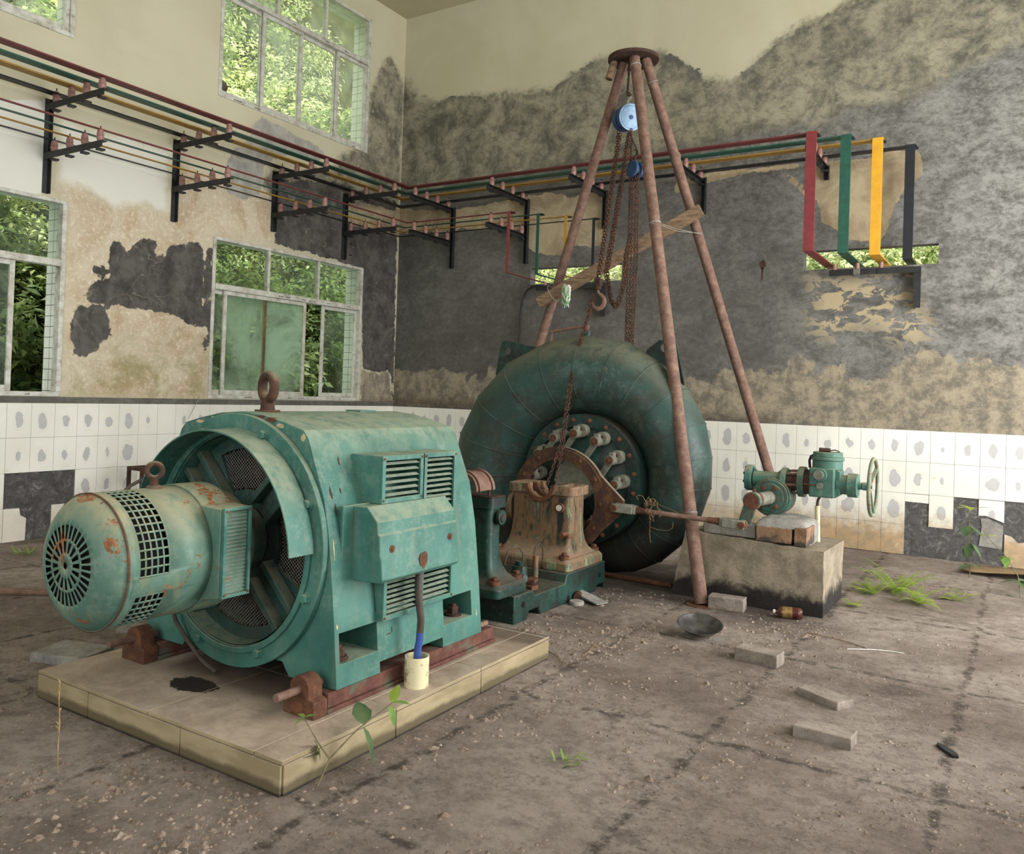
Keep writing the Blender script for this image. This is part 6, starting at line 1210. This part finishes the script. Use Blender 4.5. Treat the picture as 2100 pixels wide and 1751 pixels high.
# ------------------------------------------------------------------ outside : bank with shrubs
m = NM('earth bank',.95); m.col(m.ramp(m.noise(3,7,.7),[(.35,S(38,40,22)),(.55,S(64,66,38)),(.7,S(96,96,60))])); M['bank'] = m.m
mb = MB()
for i in range(41):
    for j in range(16):
        y = -13+.45*i; t = j/15; mb.v.append((-1.9-4.2*t+fbm(y,t*9,.5,3)*.35,y,-.1+12*t+fbm(y,t*7+4,.6,3)*.3))
mb.f += [(i*16+j,(i+1)*16+j,(i+1)*16+j+1,i*16+j+1) for i in range(40) for j in range(15)]
tag(mb.build('terrain_bank','bank'),kind='structure')
mb = MB(); mb.add([(-6,.8,1.2),(14,.8,1.2),(14,9,5.2),(-6,9,5.2)],[(0,1,2,3)]); tag(mb.build('terrain_slope','bank'),kind='structure')
def shrub_proto(name,seed,nl,L,wd,mats,spread=(.55,.75,.85)):
    rr = random.Random(seed); random.seed(seed); e_ = bpy.data.objects.new(name,None); SC.collection.objects.link(e_)
    st = MB(); tips = []
    for k in range(26):
        p = V(0,0,0); d = V(rr.uniform(-.2,1),rr.uniform(-1,1),rr.uniform(.1,1.3)).normalized(); pts = [p]
        for i in range(6): d = (d+V(rr.uniform(-.25,.25),rr.uniform(-.25,.25),rr.uniform(-.25,.08))).normalized(); p = p+d*.17; pts.append(p); tips.append((p,d))
        st.tube(pts,[.008,.007,.006,.005,.004,.003,.002],4)
    st.build('stems','stem',e_)
    for q,mt in enumerate(mats):
        mb = MB()
        for i in range(nl//len(mats)):
            p,d = rr.choice(tips); p = p+V(rr.uniform(-.1,.1),rr.uniform(-.1,.1),rr.uniform(-.1,.1)); dd = d*.5+V(rr.uniform(-.8,1),rr.uniform(-1,1),rr.uniform(-.9,.3)); s = rr.uniform(.6,1.25)
            k = len(mb.v); dd.normalize(); sd = dd.cross(V(rr.uniform(-.5,1),rr.uniform(-.5,.5),1)).normalized(); n_ = sd.cross(dd)
            a = p; b = p+dd*L*s*.45; c = p+dd*L*s-n_*L*.15
            mb.v += [tuple(a),tuple(b+sd*wd*s*.5+n_*wd*.12),tuple(c),tuple(b-sd*wd*s*.5+n_*wd*.12),tuple(b)]; mb.f += [(k,k+1,k+2,k+4),(k,k+4,k+2,k+3)]
        mb.build('foliage' if q==0 else 'leaves',mt,e_,sharp=60)
    return e_
sp_ = [shrub_proto('shrub',1,2600,.10,.045,['shrub_washed','shrub_a']),shrub_proto('shrub',2,2600,.12,.055,['shrub_b','shrub_a']),shrub_proto('shrub',3,2400,.13,.060,['shrub_c','shrub_b']),shrub_proto('shrub',4,2800,.09,.035,['shrub_washed','shrub_b'])]
used = set(); rr = random.Random(5)
def place(i,loc,rz,s,label,group):
    p = sp_[i]; o = p if i not in used else copy_tree(p); used.add(i); o.location = loc; o.rotation_euler = (0,rr.uniform(-.2,.3),rz); o.scale = (s,s,s); tag(o,label,'shrub',group)
for row in range(10):
    z = .2+row*1.0; n = 12
    for k in range(n):
        y = -11+k*1.12+(row%2)*.5+rr.uniform(-.2,.2)
        if row<4 and y<-8.5: continue
        x = -1.85-4.2*(z+.1)/12+rr.uniform(.0,.2); low = z<3.2
        place(rr.choice([1,2,2,0]) if low else rr.choice([0,0,3,1]),(x,y,z),rr.uniform(-.9,.9),rr.uniform(.85,1.25),
              'leafy green shrub on the bank outside the lower windows' if low else 'shrub with washed-out daylight in its leaf colour on the bank outside the upper windows','shrubs outside the lower windows' if low else 'shrubs outside the upper windows')
for k in range(9):
    place(rr.choice([0,3]),(1.2+k*.75,1.9+rr.uniform(0,.4),2.1+rr.uniform(0,.3)),rr.uniform(3.9,5.4),1.0,'bright shrub on the slope seen through the wall slots','shrubs seen through the wall slots')
for k in range(9):
    place(rr.choice([0,3]),(-.1+k*.8,2.7+rr.uniform(0,.4),2.9+rr.uniform(0,.3)),rr.uniform(3.6,5.6),1.0,'bright shrub on the slope seen through the wall slots','shrubs seen through the wall slots')
# dark clump in the lower left corner of the upper window
random.seed(6); mb = MB(); n_ = 24
for j in range(13):
    th = PI*j/12
    for k in range(n_): a = 2*PI*k/n_; r = .085*(1+.10*math.sin(5*a+3*th)+random.uniform(-.04,.04)); mb.v.append((-.20+r*.7*math.sin(th)*math.cos(a),-2.79+r*math.sin(th)*math.sin(a),4.545+r*1.1*math.cos(th)))
for j in range(12):
    for k in range(n_): mb.f.append((j*n_+k,(j+1)*n_+k,(j+1)*n_+(k+1)%n_,j*n_+(k+1)%n_))
tag(mb.build('dark_lump','rust_dark'),'dark shaggy rounded lump outside the lower left corner of the upper window','dark_lump')
# thin twig fallen across the tile edge left of the generator eye
o = MB().cyl((.02,-3.06,1.25),(.10,-3.25,1.02),.003,n=6).build('thin_wire','wire'); tag(o,'thin slanting wire against the tiles below the lower right window','wire')

# small things left on the walls
for k,(y,z) in enumerate(((-.93,3.30),(-.93,3.18),(-.93,3.04))):
    o = MB().cyl((.001,y,z),(.03,y,z),.010,n=8).build('wall_stud','rust_dark'); tag(o,'small dark stud in the left wall under the bracket nearest the corner','stud','studs in the left wall')
mb = MB(); random.seed(3); pts = [(4.86+.035*math.cos(t)*random.uniform(.5,1.2),2.80+.05*math.sin(t)*random.uniform(.6,1.2)) for t in np.linspace(0,2*PI,12,False)]
mb.prism(pts,'y',-.004,-.001); mb.prism([(4.845,2.76),(4.862,2.76),(4.858,2.66),(4.85,2.63)],'y',-.004,-.001); tag(mb.build('anchor_hole','rust_dark'),'small ragged dark anchor hole in the back wall left of the right slot','hole')
